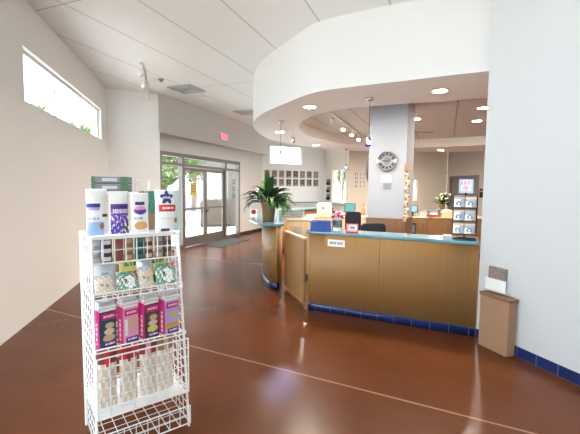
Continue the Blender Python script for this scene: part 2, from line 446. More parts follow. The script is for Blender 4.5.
# ------------------------------------------------------------------ outdoors
f = MB(); f.box(-60, 60, -20, 70, -.30, -.13, 'concrete_out'); struct(f.build('ground'), 'sunlit concrete outside')
G0 = W(E0, EA, 1.4, 7.0)[:2]
def outside_box(name, o, a, dims, mat, label, cat):
    f = MB(); f.box(*dims, mat); return tag(f.build(name, None, (o[0], o[1], -.13), RZ(a)), label, cat)
t = thing('neighbour_building', 'pale block building seen through the right glass door', 'building', (-4.15, 18.2, -.13), RZ(74))
f = MB(); f.box(0, 2.7, 0, 3, 0, 4.6, 'block_pale'); f.build('block_wall', t)
f = MB(); f.box(-.25, 2.9, -.3, 3.2, 4.6, 4.9, 'roof_out'); f.build('roof', t)
f = MB(); f.box(1.7, 2.5, -.03, .02, 1.9, 3.1, 'teal_print'); f.build('window', t)
outside_box('planter_wall', (-4.0, 16.6), 72, (0, 2.9, 0, .5, 0, 1.15), 'brick_brown', 'brown brick planter wall outside the right glass door', 'wall')
outside_box('boundary_wall', (-14.5, 27.5), 80, (0, 9.5, 0, .3, 0, 1.5), 'lavender', 'pale violet low wall beyond the left glass door', 'wall')
def tree(x, y, h, r, n, label):
    t = thing('tree', label, 'tree', (x, y, -.13), 0, 'trees outside the entrance')
    f = MB(); f.tube([(0, 0, 0), (.1, .05, h*.35), (0, .1, h*.7)], [.2, .16, .08], 'bark', 8)
    for k in range(6):
        a = k*1.05; f.tube([(0, 0, h*.35+.1*k), (r*.5*math.cos(a), r*.5*math.sin(a), h*.6+.1*k)], [.08, .03], 'bark', 6)
    f.build('trunk', t)
    g = MB(); rnd = random.Random(int(x*10)); cl = [(rnd.gauss(0, r*.45), rnd.gauss(0, r*.45), h*.68+rnd.gauss(0, r*.38), r*rnd.uniform(.35, .55)) for _ in range(12)]
    vs = []; fs = []
    for k in range(n):
        c = rnd.choice(cl); d = Vector((rnd.gauss(0, 1), rnd.gauss(0, 1), rnd.gauss(0, 1))).normalized()*c[3]*rnd.uniform(.6, 1)
        p = Vector(c[:3])+d; u = Vector((rnd.gauss(0, 1), rnd.gauss(0, 1), rnd.gauss(0, 1))).normalized(); w = u.orthogonal().normalized(); s = rnd.uniform(.10, .2)
        o = len(vs); vs += [p-u*s, p-w*s*.5, p+u*s, p+w*s*.5]; fs.append((o, o+1, o+2, o+3))
    g.add(vs, fs, 'leaf_tree'); g.build('foliage', t)
tree(-6.9, 20.0, 5.0, 1.6, 2600, 'leafy green tree seen through the left sidelight')
tree(-7.3, 28.0, 6.4, 2.0, 2600, 'leafy green tree seen through the left glass door')
tree(3.6, 26.5, 5.5, 1.8, 1500, 'green tree outside the tall cream wall window')
tree(8.3, 24.5, 5.5, 1.8, 1500, 'green tree outside the narrow slit window')
tree(-14.6, 26.0, 7.0, 2.3, 2600, 'leafy green tree farthest left beyond the entrance')

# ------------------------------------------------------------------ curved soffit over the reception
outer = [(2.19, 4.10), (1.30, 4.53), (.75, 4.80), (.33, 5.07), (-.02, 5.62), (-.50, 6.54), (-.74, 7.45), (-.78, 8.4), (-.545, 9.82), (.20, 11.15), (.93, 11.86), (2.0, 12.4), (3.4, 12.7), (5.0, 12.6),
         (6.6, 11.9), (7.7, 10.4), (8.0, 8.4), (7.5, 6.2), (6.2, 4.6), (4.6, 3.8), (3.2, 3.75)]
inner = [(2.71, 5.287), (2.304, 5.481), (1.782, 5.662), (1.228, 5.876), (.794, 6.129), (.465, 6.5), (.23, 7.18), (.17, 7.87), (.30, 8.69), (.53, 9.33), (1.40, 10.6), (2.2, 11.15), (3.3, 11.4), (4.5, 11.1),
         (5.7, 10.3), (6.5, 8.9), (6.5, 7.3), (5.6, 5.9), (4.2, 5.2)]
outer = spline(outer); inner = spline(inner)
def ring_fill(o, i, z, mat, name, parent):
    bm = bmesh.new(); es = []
    for lp in (o, i):
        if lp is None: continue
        vs = [bm.verts.new((x, y, z)) for x, y in lp]
        es += [bm.edges.new((vs[k], vs[(k+1) % len(vs)])) for k in range(len(vs))]
    bmesh.ops.triangle_fill(bm, use_beauty=True, use_dissolve=False, edges=es)
    for fc in bm.faces:
        fc.normal_update()
        if fc.normal.z > 0: fc.normal_flip()
    me = bpy.data.meshes.new(name); bm.to_mesh(me); bm.free(); me.materials.append(MATS[mat])
    ob = bpy.data.objects.new(name, me); COL.objects.link(ob); ob.parent = parent; return ob
sof = bpy.data.objects.new('trim_2', None); COL.objects.link(sof); struct(sof, 'curved dropped soffit over the reception counter')
ring_fill(outer, inner, SOF, 'soffit_paint', 'soffit_underside', sof)
def band(lp, z0, z1, mat, name):
    f = MB(); n = len(lp)
    vs = [(x, y, z0) for x, y in lp]+[(x, y, z1) for x, y in lp]
    f.add(vs, [(k, (k+1) % n, n+(k+1) % n, n+k) for k in range(n)], mat, True); return f.build(name, sof)
band(outer, SOF, H, 'fascia_paint', 'fascia')
band(inner, SOF, REC, 'soffit_paint', 'inner_rim')
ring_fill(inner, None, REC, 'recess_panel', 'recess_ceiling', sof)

# ------------------------------------------------------------------ lamps
def area(name, loc, size, power, col, parent=None, rot=(0, 0, 0), shape='DISK', sy=None, spread=None):
    l = bpy.data.lights.new(name, 'AREA'); l.shape = shape; l.size = size; l.energy = power; l.color = col
    if sy: l.size_y = sy
    if spread: l.spread = spread
    o = bpy.data.objects.new(name, l); COL.objects.link(o); o.location = loc; o.rotation_euler = rot
    if parent: o.parent = parent
    return o
WARM = (1., .91, .79)
def downlight(x, y, z, label, power=18):
    t = thing('downlight', label, 'ceiling light', (x, y, z), 0, 'recessed downlights over the reception')
    f = MB(); f.lathe([(.085, -.002), (.11, -.008), (.115, 0)], 'white_plastic', 24, cap=False); f.build('trim_ring', t)
    f = MB(); f.lathe([(1e-5, -.004), (.088, -.004)], 'lamp_glow', 24); f.build('lens', t)
    area('lamp', (0, 0, -.012), .16, power, WARM, t)
DL = 30
downlight(1.943, 4.947, SOF, 'large round downlight in the soffit nearest the right end of the counter', DL)
downlight(.298, 5.969, SOF, 'round downlight in the soffit above the low gate', DL)
downlight(-.249, 8.574, SOF, 'round downlight in the soffit above the plant end of the counter', DL*1.3)
downlight(.74, 10.981, SOF, 'small round downlight in the far side of the soffit right of the high window', DL*2)
downlight(4.807, 11.966, SOF, 'small round downlight in the far soffit above the far door wall', DL*2)
downlight(2.717, 8.184, REC, 'round downlight in the recess just right of the pillar', DL*1.6)
downlight(4.122, 8.34, REC, 'round downlight in the recess above the counter display', DL*1.6)
downlight(3.584, 7.049, REC, 'round downlight in the recess beside the white right wall', DL)

def pendant(x, y, drop, label):
    t = thing('pendant_lamp', label, 'pendant lamp', (x, y, SOF), 0, 'blue glass pendant lamps')
    f = MB(); f.lathe([(1e-5, -.055), (.03, -.05), (.05, -.03), (.058, 0)], 'chrome', 20); f.build('ceiling_rose', t)
    f = MB(); f.tube([(0, 0, -.05), (0, 0, -drop+.17)], .004, 'black', 6); f.build('cord', t)
    f = MB(); f.lathe([(.012, -drop+.18), (.022, -drop+.15), (.022, -drop+.12)], 'grey_metal', 12); f.build('lamp_holder', t)
    f = MB(); f.lathe([(.02, -drop+.13), (.034, -drop+.09), (.055, -drop+.03), (.066, -drop)], 'blue_glass', 20, cap=False); f.build('lamp_shade', t)
    f = MB(); f.ball((0, 0, -drop+.06), .032, 'pendant_bulb', 12, 8); f.build('bulb', t)
pendant(1.116, 5.355, .68, 'blue glass pendant lamp hanging in front of the white pillar')
pendant(-.192, 7.203, .72, 'blue glass pendant lamp on a long cord in front of the high window')
pendant(1.768, 11.9, .65, 'small blue glass pendant lamp hanging near the cream window')
t = thing('soffit_spotlight', 'grey capsule spotlight under the soffit beside the high window', 'spotlight', (.051, 9.021, SOF))
f = MB(); f.tube([(0, 0, 0), (0, 0, -.06)], .01, 'grey_metal'); f.build('stem', t)
f = MB(); f.lathe([(.02, -.06), (.04, -.08), (.045, -.17), (.035, -.19)], 'grey_metal', 16); f.build('housing', t)

def track(p0, p1, z, heads, label, col, lit, group=None):
    p0 = Vector((*p0, z)); p1 = Vector((*p1, z))
    t = thing('track_light', label, 'track light', tuple(p0), 0, group)
    f = MB(); d = p1-p0; a = math.atan2(d.y, d.x)
    f.box(0, d.length, -.018, .018, -.03, 0, col, Matrix.Rotation(a, 4, 'Z')); f.build('rail', t)
    for k, (u, aim) in enumerate(heads):
        c = d*u; aim = Vector(aim).normalized(); q = c+Vector((0, 0, -.14))
        rot = Vector((0, 0, -1)).rotation_difference(aim).to_matrix().to_4x4()
        f = MB(); f.tube([c+Vector((0, 0, -.03)), q], .008, col)
        f.lathe([(.02, .06), (.04, .04), (.052, -.06), (.050, -.06), (.036, -.02), (1e-5, -.015)], col, 16, T=Matrix.Translation(q) @ rot)
        h = f.build('lamp_head', t)
        f = MB(); f.lathe([(1e-5, -.05), (.044, -.05)], 'bulb_glow' if lit else 'white_plastic', 16, T=Matrix.Translation(q) @ rot); f.build('bulb', h)
        if lit:
            l = bpy.data.lights.new('lamp', 'SPOT'); l.energy = 110; l.color = WARM; l.spot_size = rad(95); l.spot_blend = .8; l.shadow_soft_size = .04
            o = bpy.data.objects.new('lamp', l); COL.objects.link(o); o.parent = h; o.location = q+aim*.06; o.rotation_euler = rot.to_euler()
track((.80, 7.55), (1.95, 10.5), REC, [(.04, (.3, .6, -1)), (.36, (-.3, -.5, -1)), (.64, (-.2, -.5, -1)), (.92, (-.15, -.6, -.9))], 'white track with glowing spotlights in the soffit recess left of the pillar', 'white_plastic', True)
track((-2.66, 6.7), (-3.30, 8.75), H-.0, [(.08, (-.8, .3, -.8)), (.45, (-.8, .4, -.8)), (.9, (-.6, .6, -.9))], 'white track light on the ceiling near the left wall', 'white_plastic', False)

def diffuser(x, y, label):
    t = thing('ceiling_vent', label, 'ceiling vent', (x, y, H), RZ(EA))
    f = MB()
    for k in range(4):
        r = .30-.065*k; z = -.006-.012*k*0
        for a, b, c, d in ((-r, r, -r, -r+.035), (-r, r, r-.035, r), (-r, -r+.035, -r+.035, r-.035), (r-.035, r, -r+.035, r-.035)): f.box(a, b, c, d, -.022, -.004, 'grey_pale')
    f.build('louver', t)
    f = MB(); f.box(-.29, .29, -.29, .29, -.004, 0, 'ink_soft'); f.build('back_plate', t)
diffuser(-2.33, 8.40, 'square ceiling vent above the white wall by the entrance')
diffuser(-1.28, 10.85, 'square ceiling vent beside the curved fascia')
f = MB(); f.lathe([(1e-5, -.05), (.04, -.045), (.06, -.02), (.065, 0)], 'white_plastic', 20); tag(f.build('smoke_detector', None, (-2.122, 9.086, H)), 'small round white smoke detector on the ceiling near the bulkhead', 'smoke detector')
f = MB(); f.lathe([(1e-5, -.06), (.03, -.05), (.05, -.015), (.055, 0)], 'ink_soft', 20); tag(f.build('dome_camera', None, (-2.644, 7.688, H)), 'small dark dome on the ceiling beside the track light', 'camera')
f = MB(); f.box(-.3, .3, -.06, .06, -.012, 0, 'ink_soft'); tag(f.build('slot_vent', None, (3.48, 9.966, REC), rad(5)), 'dark slot vent in the recess ceiling right of the pillar', 'ceiling vent')

# ------------------------------------------------------------------ reception counter, right run
K0, K1 = Vector((.244, 4.917)), Vector((2.076, 4.010))
KA = math.degrees(math.atan2((K1-K0).x, (K1-K0).y)); KL = (K1-K0).length
t = thing('reception_counter', 'right wooden reception counter with teal top and blue tile base', 'counter', (K0.x, K0.y, 0), RZ(KA))
# local: x along the front, +y behind the counter
def rounded(x0, x1, y0, y1, r, n=6):
    p = [(x1, y0), (x1, y1), (x0+r*.6, y1)]
    for k in range(n+1):
        a = PI+ (PI/2)*k/n
        p.append((x0+r+r*math.cos(a), y0+r+r*math.sin(a)))
    return p
seams = (.98,)
f = MB(); f.prism(rounded(-.025, KL-.005, .0, .30, .09), .10, 1.03, 'laminate', True); f.build('body', t)
f = MB(); f.box(.955, .961, -.003, .002, .10, 1.03, 'laminate_dark'); f.build('panel_seam', t)
f = MB(); f.prism(rounded(-.018, KL-.005, -.004, .30, .09), 0, .10, 'blue_tile', True)
x = .13
while x < KL-.01: f.box(x-.003, x+.003, -.0062, -.003, 0, .10, 'grout'); x += .205
f.box(.13, KL-.01, -.0062, -.003, .097, .104, 'grout')
f.build('tile_base', t)
f = MB(); f.prism(rounded(-.06, KL-.012, -.035, .38, .13), 1.03, 1.07, 'teal_top', True); f.build('countertop', t, bev=.006)
f = MB(); f.box(.3, KL-.02, .30, .85, .72, .75, 'maple'); f.build('work_surface', t)
def kpt(x, y, z=1.07): return W((K0.x, K0.y), KA, x, y, z)
# small name sign on the counter front
t = thing('counter_sign', 'small white lettered sign on the wooden counter front', 'sign', kpt(.40, -.001, .93), RZ(KA))
f = MB(); f.box(-.115, .115, -.008, 0, -.045, .045, 'paper'); f.build('plate', t)
f = MB()
for a, b in ((-.085, -.055), (-.048, -.03), (-.024, .0), (.015, .04), (.046, .06), (.066, .085)): f.box(a, b, -.0095, -.008, -.014, .018, 'ink_soft')
f.build('lettering', t)
f = MB(); f.box(-.045, .0, -.012, .001, -.05, .05, 'black'); f.box(-.03, -.015, -.02, -.012, -.02, .02, 'grey_metal')
tag(f.build('gate_latch', None, (.222, 5.045, .40), RZ(26.5)+PI/2), 'black latch on the counter end beside the low gate', 'latch')

# ------------------------------------------------------------------ reception counter, left curved run
base = spline([(-.20, 5.82), (-.33, 6.02), (-.44, 6.4), (-.52, 6.95), (-.57, 7.6), (-.56, 8.4), (-.44, 9.4), (-.12, 10.3), (.45, 11.0), (1.15, 11.45)], False, 5)
inn = offset(base, -.30)
t = thing('reception_counter', 'left curved wooden reception counter carrying the potted plant', 'counter', (0, 0, 0))
body = [(-.145, 6.03)]+[p for p in base]+inn[::-1][:-9]
f = MB(); f.prism(body, .10, 1.03, 'laminate', True); f.build('body', t)
bo = offset(base, .006)
f = MB(); n = len(bo)
f.prism([(-.140, 6.03)]+bo+inn[::-1][:-9], 0, .10, 'blue_tile', True)
f.build('tile_base', t)
topo = spline([(-.09, 5.93), (-.30, 5.78), (-.50, 5.95), (-.70, 6.6), (-.82, 7.4), (-.83, 8.3), (-.68, 9.5), (-.3, 10.55), (.35, 11.3), (1.1, 11.75)], False, 5)
f = MB(); f.prism(topo+offset(base, -.36)[::-1][:-9]+[(-.11, 6.12)], 1.03, 1.07, 'teal_top', True); f.build('countertop', t, bev=.006)
# low swing gate
g0, g1 = Vector((-.085, 5.965)), Vector((.205, 5.035)); GA = math.degrees(math.atan2((g1-g0).x, (g1-g0).y)); GL = (g1-g0).length
t = thing('swing_gate', 'low wooden swing gate between the two reception counters', 'gate', (g0.x, g0.y, 0), RZ(GA))
f = MB(); f.box(.01, GL-.02, 0, .04, .05, .93, 'laminate'); f.build('panel', t)
f = MB(); f.box(.0, GL-.01, -.01, .05, .93, .955, 'maple'); f.build('cap_rail', t, bev=.004)

# ------------------------------------------------------------------ pillar
P0, PAng = (1.953, 6.30), 116.5
t = bpy.data.objects.new('pillar', None); COL.objects.link(t); t.location = (*P0, 0); t.rotation_euler = (0, 0, RZ(PAng)); struct(t, 'square white pillar with wooden base')
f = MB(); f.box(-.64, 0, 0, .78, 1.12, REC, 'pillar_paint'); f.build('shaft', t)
f = MB(); f.box(-.66, .02, -.02, .80, 0, 1.12, 'laminate_dark'); f.build('base_cladding', t)
f = MB(); f.box(-.665, .025, -.025, .805, 1.12, 1.135, 'laminate_dark'); f.build('cap', t, bev=.004)
def ppt(x, y, z): return W(P0, PAng, x, y, z)
t = thing('wall_clock', 'round silver wall clock on the white pillar', 'clock', ppt(-.32, 0, 2.12), RZ(PAng))
RX = Matrix.Rotation(PI/2, 4, 'X')
f = MB(); f.lathe([(.150, 0), (.175, .01), (.175, .035), (.160, .045), (.145, .03)], 'clock_rim', 40, T=RX, cap=False); f.build('rim', t)
f = MB(); f.lathe([(1e-5, .012), (.150, .012)], 'clock_dial', 40, T=RX); f.build('dial', t)
f = MB()
for k in range(12):
    a = k*PI/6; T = Matrix.Rotation(a, 4, 'Y'); f.box(-.013, .013, -.02, -.013, .098, .138, 'ink' if k not in (3, 9) else 'paper', T)
f.box(-.17, -.14, -.05, -.03, -.03, .03, 'paper'); f.box(.14, .17, -.05, -.03, -.03, .03, 'paper')
f.lathe([(.072, .014), (.072, .018), (.082, .018), (.082, .014)], 'silver', 30, T=RX, cap=False)
f.build('hour_marks', t)
f = MB(); f.box(-.005, .005, -.026, -.021, -.02, .08, 'ink', Matrix.Rotation(rad(-80), 4, 'Y')); f.box(-.004, .004, -.029, -.0265, -.02, .115, 'ink', Matrix.Rotation(rad(70), 4, 'Y')); f.build('hand', t)
def paper_sign(loc, a, w, h, bg, fn, label, cat, name, th=.006):
    f = MB(); f.box(-w/2, w/2, -th, 0, -h/2, h/2, bg)
    f.cells(w, h, 20, 16, fn, lambda u, v: (-w/2*.94+u*w*.94, -th-.001, -h/2*.94+v*h*.94))
    return tag(f.build(name, None, loc, RZ(a)), label, cat)
paper_sign(ppt(-.32, 0, 1.815), PAng, .165, .12, 'paper', lambda u, v: 'grey_pale' if (int(v*8) % 2 == 0 and .15 < u < .8 and v < .55) else 'paper', 'white paper sign on the pillar just below the clock', 'sign', 'paper_sign')
paper_sign(ppt(-.31, 0, 1.685), PAng, .15, .10, 'ink_soft', lambda u, v: 'ink' if (int(v*8) % 3 == 1 and .1 < u < .9) else 'ink_soft', 'grey lettered plaque on the pillar, the lower of two signs', 'sign', 'wall_plaque')
# oval plaque on the pillar's left face
f = MB(); f.lathe([(1e-5, .085), (.10, .075), (.17, .045), (.20, 0)], 'photo_dark', 28, T=Matrix.Diagonal((1, .5, 1.4, 1)) @ Matrix.Rotation(-PI/2, 4, 'Y'))
o = f.build('oval_wall_fixture', None, ppt(-.642, .14, 2.0), RZ(PAng))
tag(o, 'dark bowed oval fixture on the left side of the pillar', 'wall fixture')
# hanging strip of treats at the pillar corner
cs = ppt(.022, .0, 0)
t = thing('clip_strip', 'dark hanging merchandise strip on the right corner of the pillar', 'display strip', (cs[0], cs[1], 1.07), RZ(96))
f = MB(); f.box(-.012, .012, 0, .006, .02, .98, 'brown'); f.build('strip', t)
f = MB(); f.box(-.05, .05, -.02, .01, .88, .98, 'brown_mid'); f.build('header', t)
f = MB(); f.tube([(0, .01, .97), (-.05, .03, .99)], .005, 'black'); f.build('hook', t)
def pouch(w, h, d, fn, nx=14, ny=18, back='paper', lean=0.):
    """a filled pouch standing on z=0, centred on x, front towards -y"""
    f = MB()
    def bul(u, v): return max(0., math.sin(PI*u))**.5*max(0., math.sin(PI*(.06+.94*v)))**.45*d/2
    def top(v): return 1-.25*max(0, v-.8)*0
    f.cells(w, h, nx, ny, fn, lambda u, v: ((u-.5)*w*(1-.05*math.sin(PI*v)), -bul(u, v)+lean*v*h, v*h))
    f.cells(w, h, nx, ny, lambda u, v: back, lambda u, v: ((.5-u)*w*(1-.05*math.sin(PI*v)), bul(u, v)+.0005+lean*v*h, v*h))
    return f
ordw = ['topmost', 'second', 'third', 'fourth', 'fifth', 'sixth', 'lowest']
for k in range(7):
    cols = ('tan', 'brown', 'tan_pale')
    f = pouch(.07, .115, .025, lambda u, v: cols[0] if (u-.5)**2*3+(v-.42)**2 < .09 else (cols[2] if v > .78 else cols[1] if abs(u-.5+.3*math.sin(v*7+k)) > .38 else cols[0]), back='brown_mid')
    q = W((cs[0], cs[1]), 96, (.008 if k % 2 else -.008), -.02)
    tag(f.build('treat_pack', None, (q[0], q[1], 1.07+.02+.118*(6-k)), RZ(96)+rad(8*(-1)**k)), '%s tan treat pack on the strip at the pillar corner' % ordw[k], 'treat pack', 'tan treat packs on the pillar strip')

# ------------------------------------------------------------------ things on the counters
def leaf(f, root, az, L, up, w, droop, mat):
    pts = []; n = 9; p = Vector(root); el = up
    ax = Vector((math.cos(az), math.sin(az), 0)); side = Vector((-math.sin(az), math.cos(az), 0))
    for i in range(n+1):
        u = i/n; pts.append(p.copy()); d = ax*math.cos(el)+Vector((0, 0, 1))*math.sin(el); p = p+d*(L/n); el -= droop/n*(.4+1.6*u)
    vs = []; fs = []
    for i, q in enumerate(pts):
        u = i/n
        ww = .006 if u < .2 else w*max(0.0, math.sin(PI*min(1, ((u-.2)/.8))**.8))**.9*.5
        if i == n: ww = .0005
        nrm = Vector((0, 0, 1))
        vs += [q-side*ww+nrm*ww*.35, q, q+side*ww+nrm*ww*.35]
    for i in range(n):
        a = i*3
        fs += [(a, a+1, a+4, a+3), (a+1, a+2, a+5, a+4)]
    f.add(vs, fs, mat, True)
PX, PY = -.375, 6.40
t = thing('potted_plant', 'leafy peace lily in a brass pot on the left counter', 'potted plant', (PX, PY, 1.07))
f = MB(); f.lathe([(.095, 0), (.10, .01), (.112, .12), (.124, .24), (.138, .30), (.140, .325), (.128, .325), (.120, .29), (1e-5, .285)], 'pot_brass', 32); f.build('pot', t)
f = MB(); f.lathe([(1e-5, .292), (.121, .290)], 'soil', 24); f.build('soil', t)
f = MB(); r = random.Random(4)
for k in range(54):
    az = r.uniform(0, 2*PI); up = r.uniform(.15, 1.3); L = r.uniform(.34, .52)
    leaf(f, (.05*math.cos(az), .05*math.sin(az), .29), az, L, up, r.uniform(.10, .145), r.uniform(1.1, 2.7), 'leaf' if k % 4 else 'leaf_light')
for az, L, up, w, dr in ((-1.9, .60, 1.50, .13, .25), (-1.5, .50, 1.3, .14, .5), (2.2, .5, 1.25, .13, .6), (-2.4, .46, 1.1, .14, .9), (-.9, .46, 1.05, .14, .9), (3.1, .58, .75, .11, 1.5), (0.0, .52, .7, .11, 1.7), (2.9, .6, 1.0, .1, 2.3), (.3, .55, 1.2, .11, 2.0), (-1.2, .56, 1.35, .13, .7), (-2.6, .5, .55, .12, 1.6), (-.6, .5, .5, .12, 1.7)):
    leaf(f, (0, 0, .29), az, L, up, w, dr, 'leaf' if az < 0 else 'leaf_light')
f.build('foliage', t)
t = thing('card_stand', 'small white card stand with orange-red emblem left of the plant pot', 'card stand', (-.735, 7.45, 1.07), rad(8))
f = MB(); f.box(-.07, .07, -.005, .005, 0, .15, 'paper'); f.box(-.07, .07, -.03, .03, 0, .01, 'paper'); f.build('card', t)
f = MB(); f.lathe([(1e-5, .006), (.05, .006)], 'red', 20, T=Matrix.Translation((0, 0, .085)) @ RX); f.build('emblem', t)
# blue bin, candy jar, framed card
q = kpt(.135, .12)
t = thing('blue_bin', 'shiny blue plastic bin on the left end of the teal countertop', 'bin', q, RZ(96))
f = MB()
def tub(f, w, d, h, ta, mat, th=.006):
    o0 = [(-w/2, -d/2), (w/2, -d/2), (w/2, d/2), (-w/2, d/2)]
    vs = [(x*(1), y, 0) for x, y in o0]+[(x*ta, y*ta, h) for x, y in o0]+[(x*ta*.95, y*ta*.93, h) for x, y in o0]+[(x*.94, y*.92, th) for x, y in o0]
    fs = [(3, 2, 1, 0)]
    for b in (0, 4, 8): fs += [(b+i, b+(i+1) % 4, b+4+(i+1) % 4, b+4+i) for i in range(4)]
    fs.append((12, 13, 14, 15)); f.add(vs, fs, mat)
tub(f, .28, .20, .13, .93, 'blue_bin'); f.build('shell', t, bev=.012)
f = MB(); f.box(-.145, .145, -.105, -.09, .115, .132, 'blue_bin'); f.build('rim', t, bev=.004)
q = kpt(.36, .13)
t = thing('candy_jar', 'clear jar of pink pens and candy with a white label', 'jar', q, RZ(96))
f = MB(); f.lathe([(1e-5, .004), (.06, .004), (.063, .01), (.068, .15), (.064, .15), (.058, .012), (1e-5, .012)], 'clear_plastic', 24); f.build('glass', t)
f = MB(); f.cells(.1, .05, 8, 3, lambda u, v: 'paper', lambda u, v: (.068*math.sin((u-.5)*1.8), -.068*math.cos((u-.5)*1.8), .01+v*.045)); f.build('label', t)
r = random.Random(3)
for k in range(26):
    pass
f = MB()
for k in range(30):
    a = r.uniform(0, 2*PI); rr = r.uniform(0, .035); h = r.uniform(.17, .27); tl = r.uniform(.01, .05)
    b0 = Vector((rr*math.cos(a), rr*math.sin(a), .02)); b1 = Vector((rr*math.cos(a)+tl*math.cos(a), rr*math.sin(a)+tl*math.sin(a), h))
    f.tube([b0, b1], .0035, 'white_plastic', 5); f.ball(b1, r.uniform(.014, .022), r.choice(['pink', 'magenta_pale', 'maroon', 'paper', 'magenta']), 8, 6)
o = f.build('lollipop', t); o['kind'] = 'stuff'; o['label'] = 'pink and white sticks filling the jar'
q = kpt(.585, .06)
t = thing('picture_card', 'red framed picture card standing on the teal countertop', 'card', q, RZ(104))
f = MB(); f.box(-.08, .08, -.006, .006, 0, .12, 'red'); f.box(-.05, .05, 0, .06, 0, .008, 'red'); f.build('frame', t)
f = MB(); f.cells(.13, .09, 13, 9, lambda u, v: 'ink_soft' if (u-.55)**2+(v-.55)**2 < .06 else ('pink' if u < .25 or v < .2 else 'paper'), lambda u, v: (-.066+u*.132, -.0075, .018+v*.09)); f.build('picture', t)
# card holder at the right
q = kpt(1.71, .10)
t = thing('card_holder', 'small grey business card holder beside the counter display', 'card holder', q, RZ(112))
f = MB(); f.box(-.05, .05, -.025, .025, 0, .012, 'grey_metal'); f.box(-.05, .05, -.025, -.019, .012, .03, 'grey_metal'); f.box(-.05, .05, .019, .025, .012, .05, 'grey_metal'); f.build('tray', t)
f = MB(); f.box(-.043, .043, -.012, .012, .012, .042, 'paper'); f.build('business_card', t)
# spinner display
sx, sy, _ = kpt(1.88, .20)
t = thing('counter_display', 'black tiered counter display of white pouches by the right wall', 'display rack', (sx, sy, 1.07), RZ(116))
f = MB(); f.lathe([(1e-5, 0), (.13, 0), (.13, .012), (.02, .02), (.012, .03)], 'black', 28); f.build('base', t)
f = MB(); f.tube([(0, 0, .02), (0, 0, .53)], .01, 'black', 8); f.build('pole', t)
for k in range(3):
    z = .055+.15*k
    f = MB(); f.box(-.13, .13, -.10, .035, z, z+.006, 'black'); f.box(-.13, .13, -.105, -.1, z, z+.012, 'black'); f.box(.126, .13, -.03, .035, z+.006, z+.145, 'black'); f.box(-.13, -.126, -.03, .035, z+.006, z+.145, 'black'); f.build('tier', t)
f = MB(); f.box(-.13, .13, .03, .04, .05, .51, 'black'); f.build('back_panel', t)
f = MB(); f.box(-.075, .075, -.004, .004, .525, .685, 'sky_print')
f.cells(.15, .15, 15, 15, lambda u, v: 'magenta_pale' if (.62 < v < .85 and .15 < u < .85 and int(u*15) % 4 != 0) else ('pink' if (u-.5)**2+(v-.35)**2 < .05 else 'sky_print' if (v < .14 or u < .12 or u > .88 or v > .92) else 'cyan_pale'), lambda u, v: (-.072+u*.144, -.005, .53+v*.15)); f.build('header_card', t)
pos = ['upper left', 'upper right', 'middle left', 'middle right', 'lower left', 'lower right']
for k in range(6):
    tier = 2-k//2; sd = k % 2
    lx = (-.06, .058)[sd]; z = 1.07+.0635+.15*tier
    def fn(u, v, k=k):
        c = (u-.45)**2+(v-.32)**2*1.4
        if c < .018: return 'paper'
        if c < .045 and v > .2: return 'ink'
        if v > .86: return 'brown_mid'
        if v > .7: return 'tan_pale' if k % 3 else 'grey_pale'
        return 'pouch_grey' if (u > .62 or (k % 2 and v > .5)) else 'paper'
    f = pouch(.118, .138, .035, fn, 18, 20)
    q = W((sx, sy), 116, lx, -.074)
    tag(f.build('pouch', None, (q[0], q[1]-.0, z), RZ(116)+rad((-4, 5)[sd])), '%s white pouch on the black counter display' % pos[k], 'pouch', 'white pouches on the counter display')

# ------------------------------------------------------------------ furniture inside the reception
def chair(x, y, rz, label, top=1.16, w=.40, fab='navy_fabric'):
    t = thing('office_chair', label, 'chair', (x, y, 0), rz)
    f = MB(); pw = lambda q: math.copysign(abs(q)**.3, q)
    f.plate([(w/2*pw(math.cos(q*PI/18)), top-.26+.26*pw(math.sin(q*PI/18))) for q in range(36)], -.035, .035, fab); f.build('backrest', t, bev=.015)
    f = MB(); f.box(-.24, .24, -.02, .44, .45, .53, fab); f.build('seat', t, bev=.03)
    f = MB(); f.box(-.03, .03, -.06, -.035, .40, top-.3, 'black'); f.box(-.03, .03, -.06, .2, .40, .45, 'black'); f.build('back_bracket', t)
    f = MB(); f.tube([(0, .2, .09), (0, .2, .45)], .028, 'black', 10); f.build('stem', t)
    for k in range(5):
        a = k*2*PI/5; f = MB(); f.tube([(0, .2, .10), (.27*math.cos(a), .2+.27*math.sin(a), .075)], .02, 'black', 6); f.build('base_leg', t)
        f = MB(); f.lathe([(.028, -.012), (.028, .012)], 'black', 12, T=Matrix.Translation((.27*math.cos(a), .2+.27*math.sin(a), .0285)) @ Matrix.Rotation(a, 4, 'Z') @ Matrix.Rotation(PI/2, 4, 'X')); f.build('caster', t)
    return t
chair(1.27, 5.62, rad(10), 'black office chair directly behind the right counter', 1.12)
chair(1.36, 7.95, rad(-14), 'black office chair in front of the teal computer screen', 1.16, .34)
def cabinet(name, label, cat, loc, rz, w, d, h, body, top, doors=2, tt=.03):
    t = thing(name, label, cat, loc, rz)
    f = MB(); f.box(0, w, 0, d, 0, h-tt, body); f.build('body', t)
    f = MB(); f.box(-.015, w+.015, -.02, d, h-tt, h, top); f.build('worktop', t, bev=.004)
    for k in range(doors):
        dw = w/doors; dd = MB(); dd.box(k*dw+.006, (k+1)*dw-.006, -.016, 0, .08, h-tt-.02, body); o = dd.build('door', t)
        hd = MB(); hd.tube([(k*dw+dw*.86, -.03, h-.20), (k*dw+dw*.86, -.03, h-.30)], .006, 'grey_metal'); hd.build('handle', o)
    return t
cabinet('cabinet', 'pale wooden cabinet just behind the low gate', 'cabinet', (-.055, 6.86, 0), rad(-4), .48, .55, 1.07, 'maple', 'maple', 1)
f = MB(); f.box(-.05, .05, -.03, 0, -.07, .07, 'grey_plastic'); f.box(-.03, .03, -.036, -.03, -.045, .045, 'grey_pale')
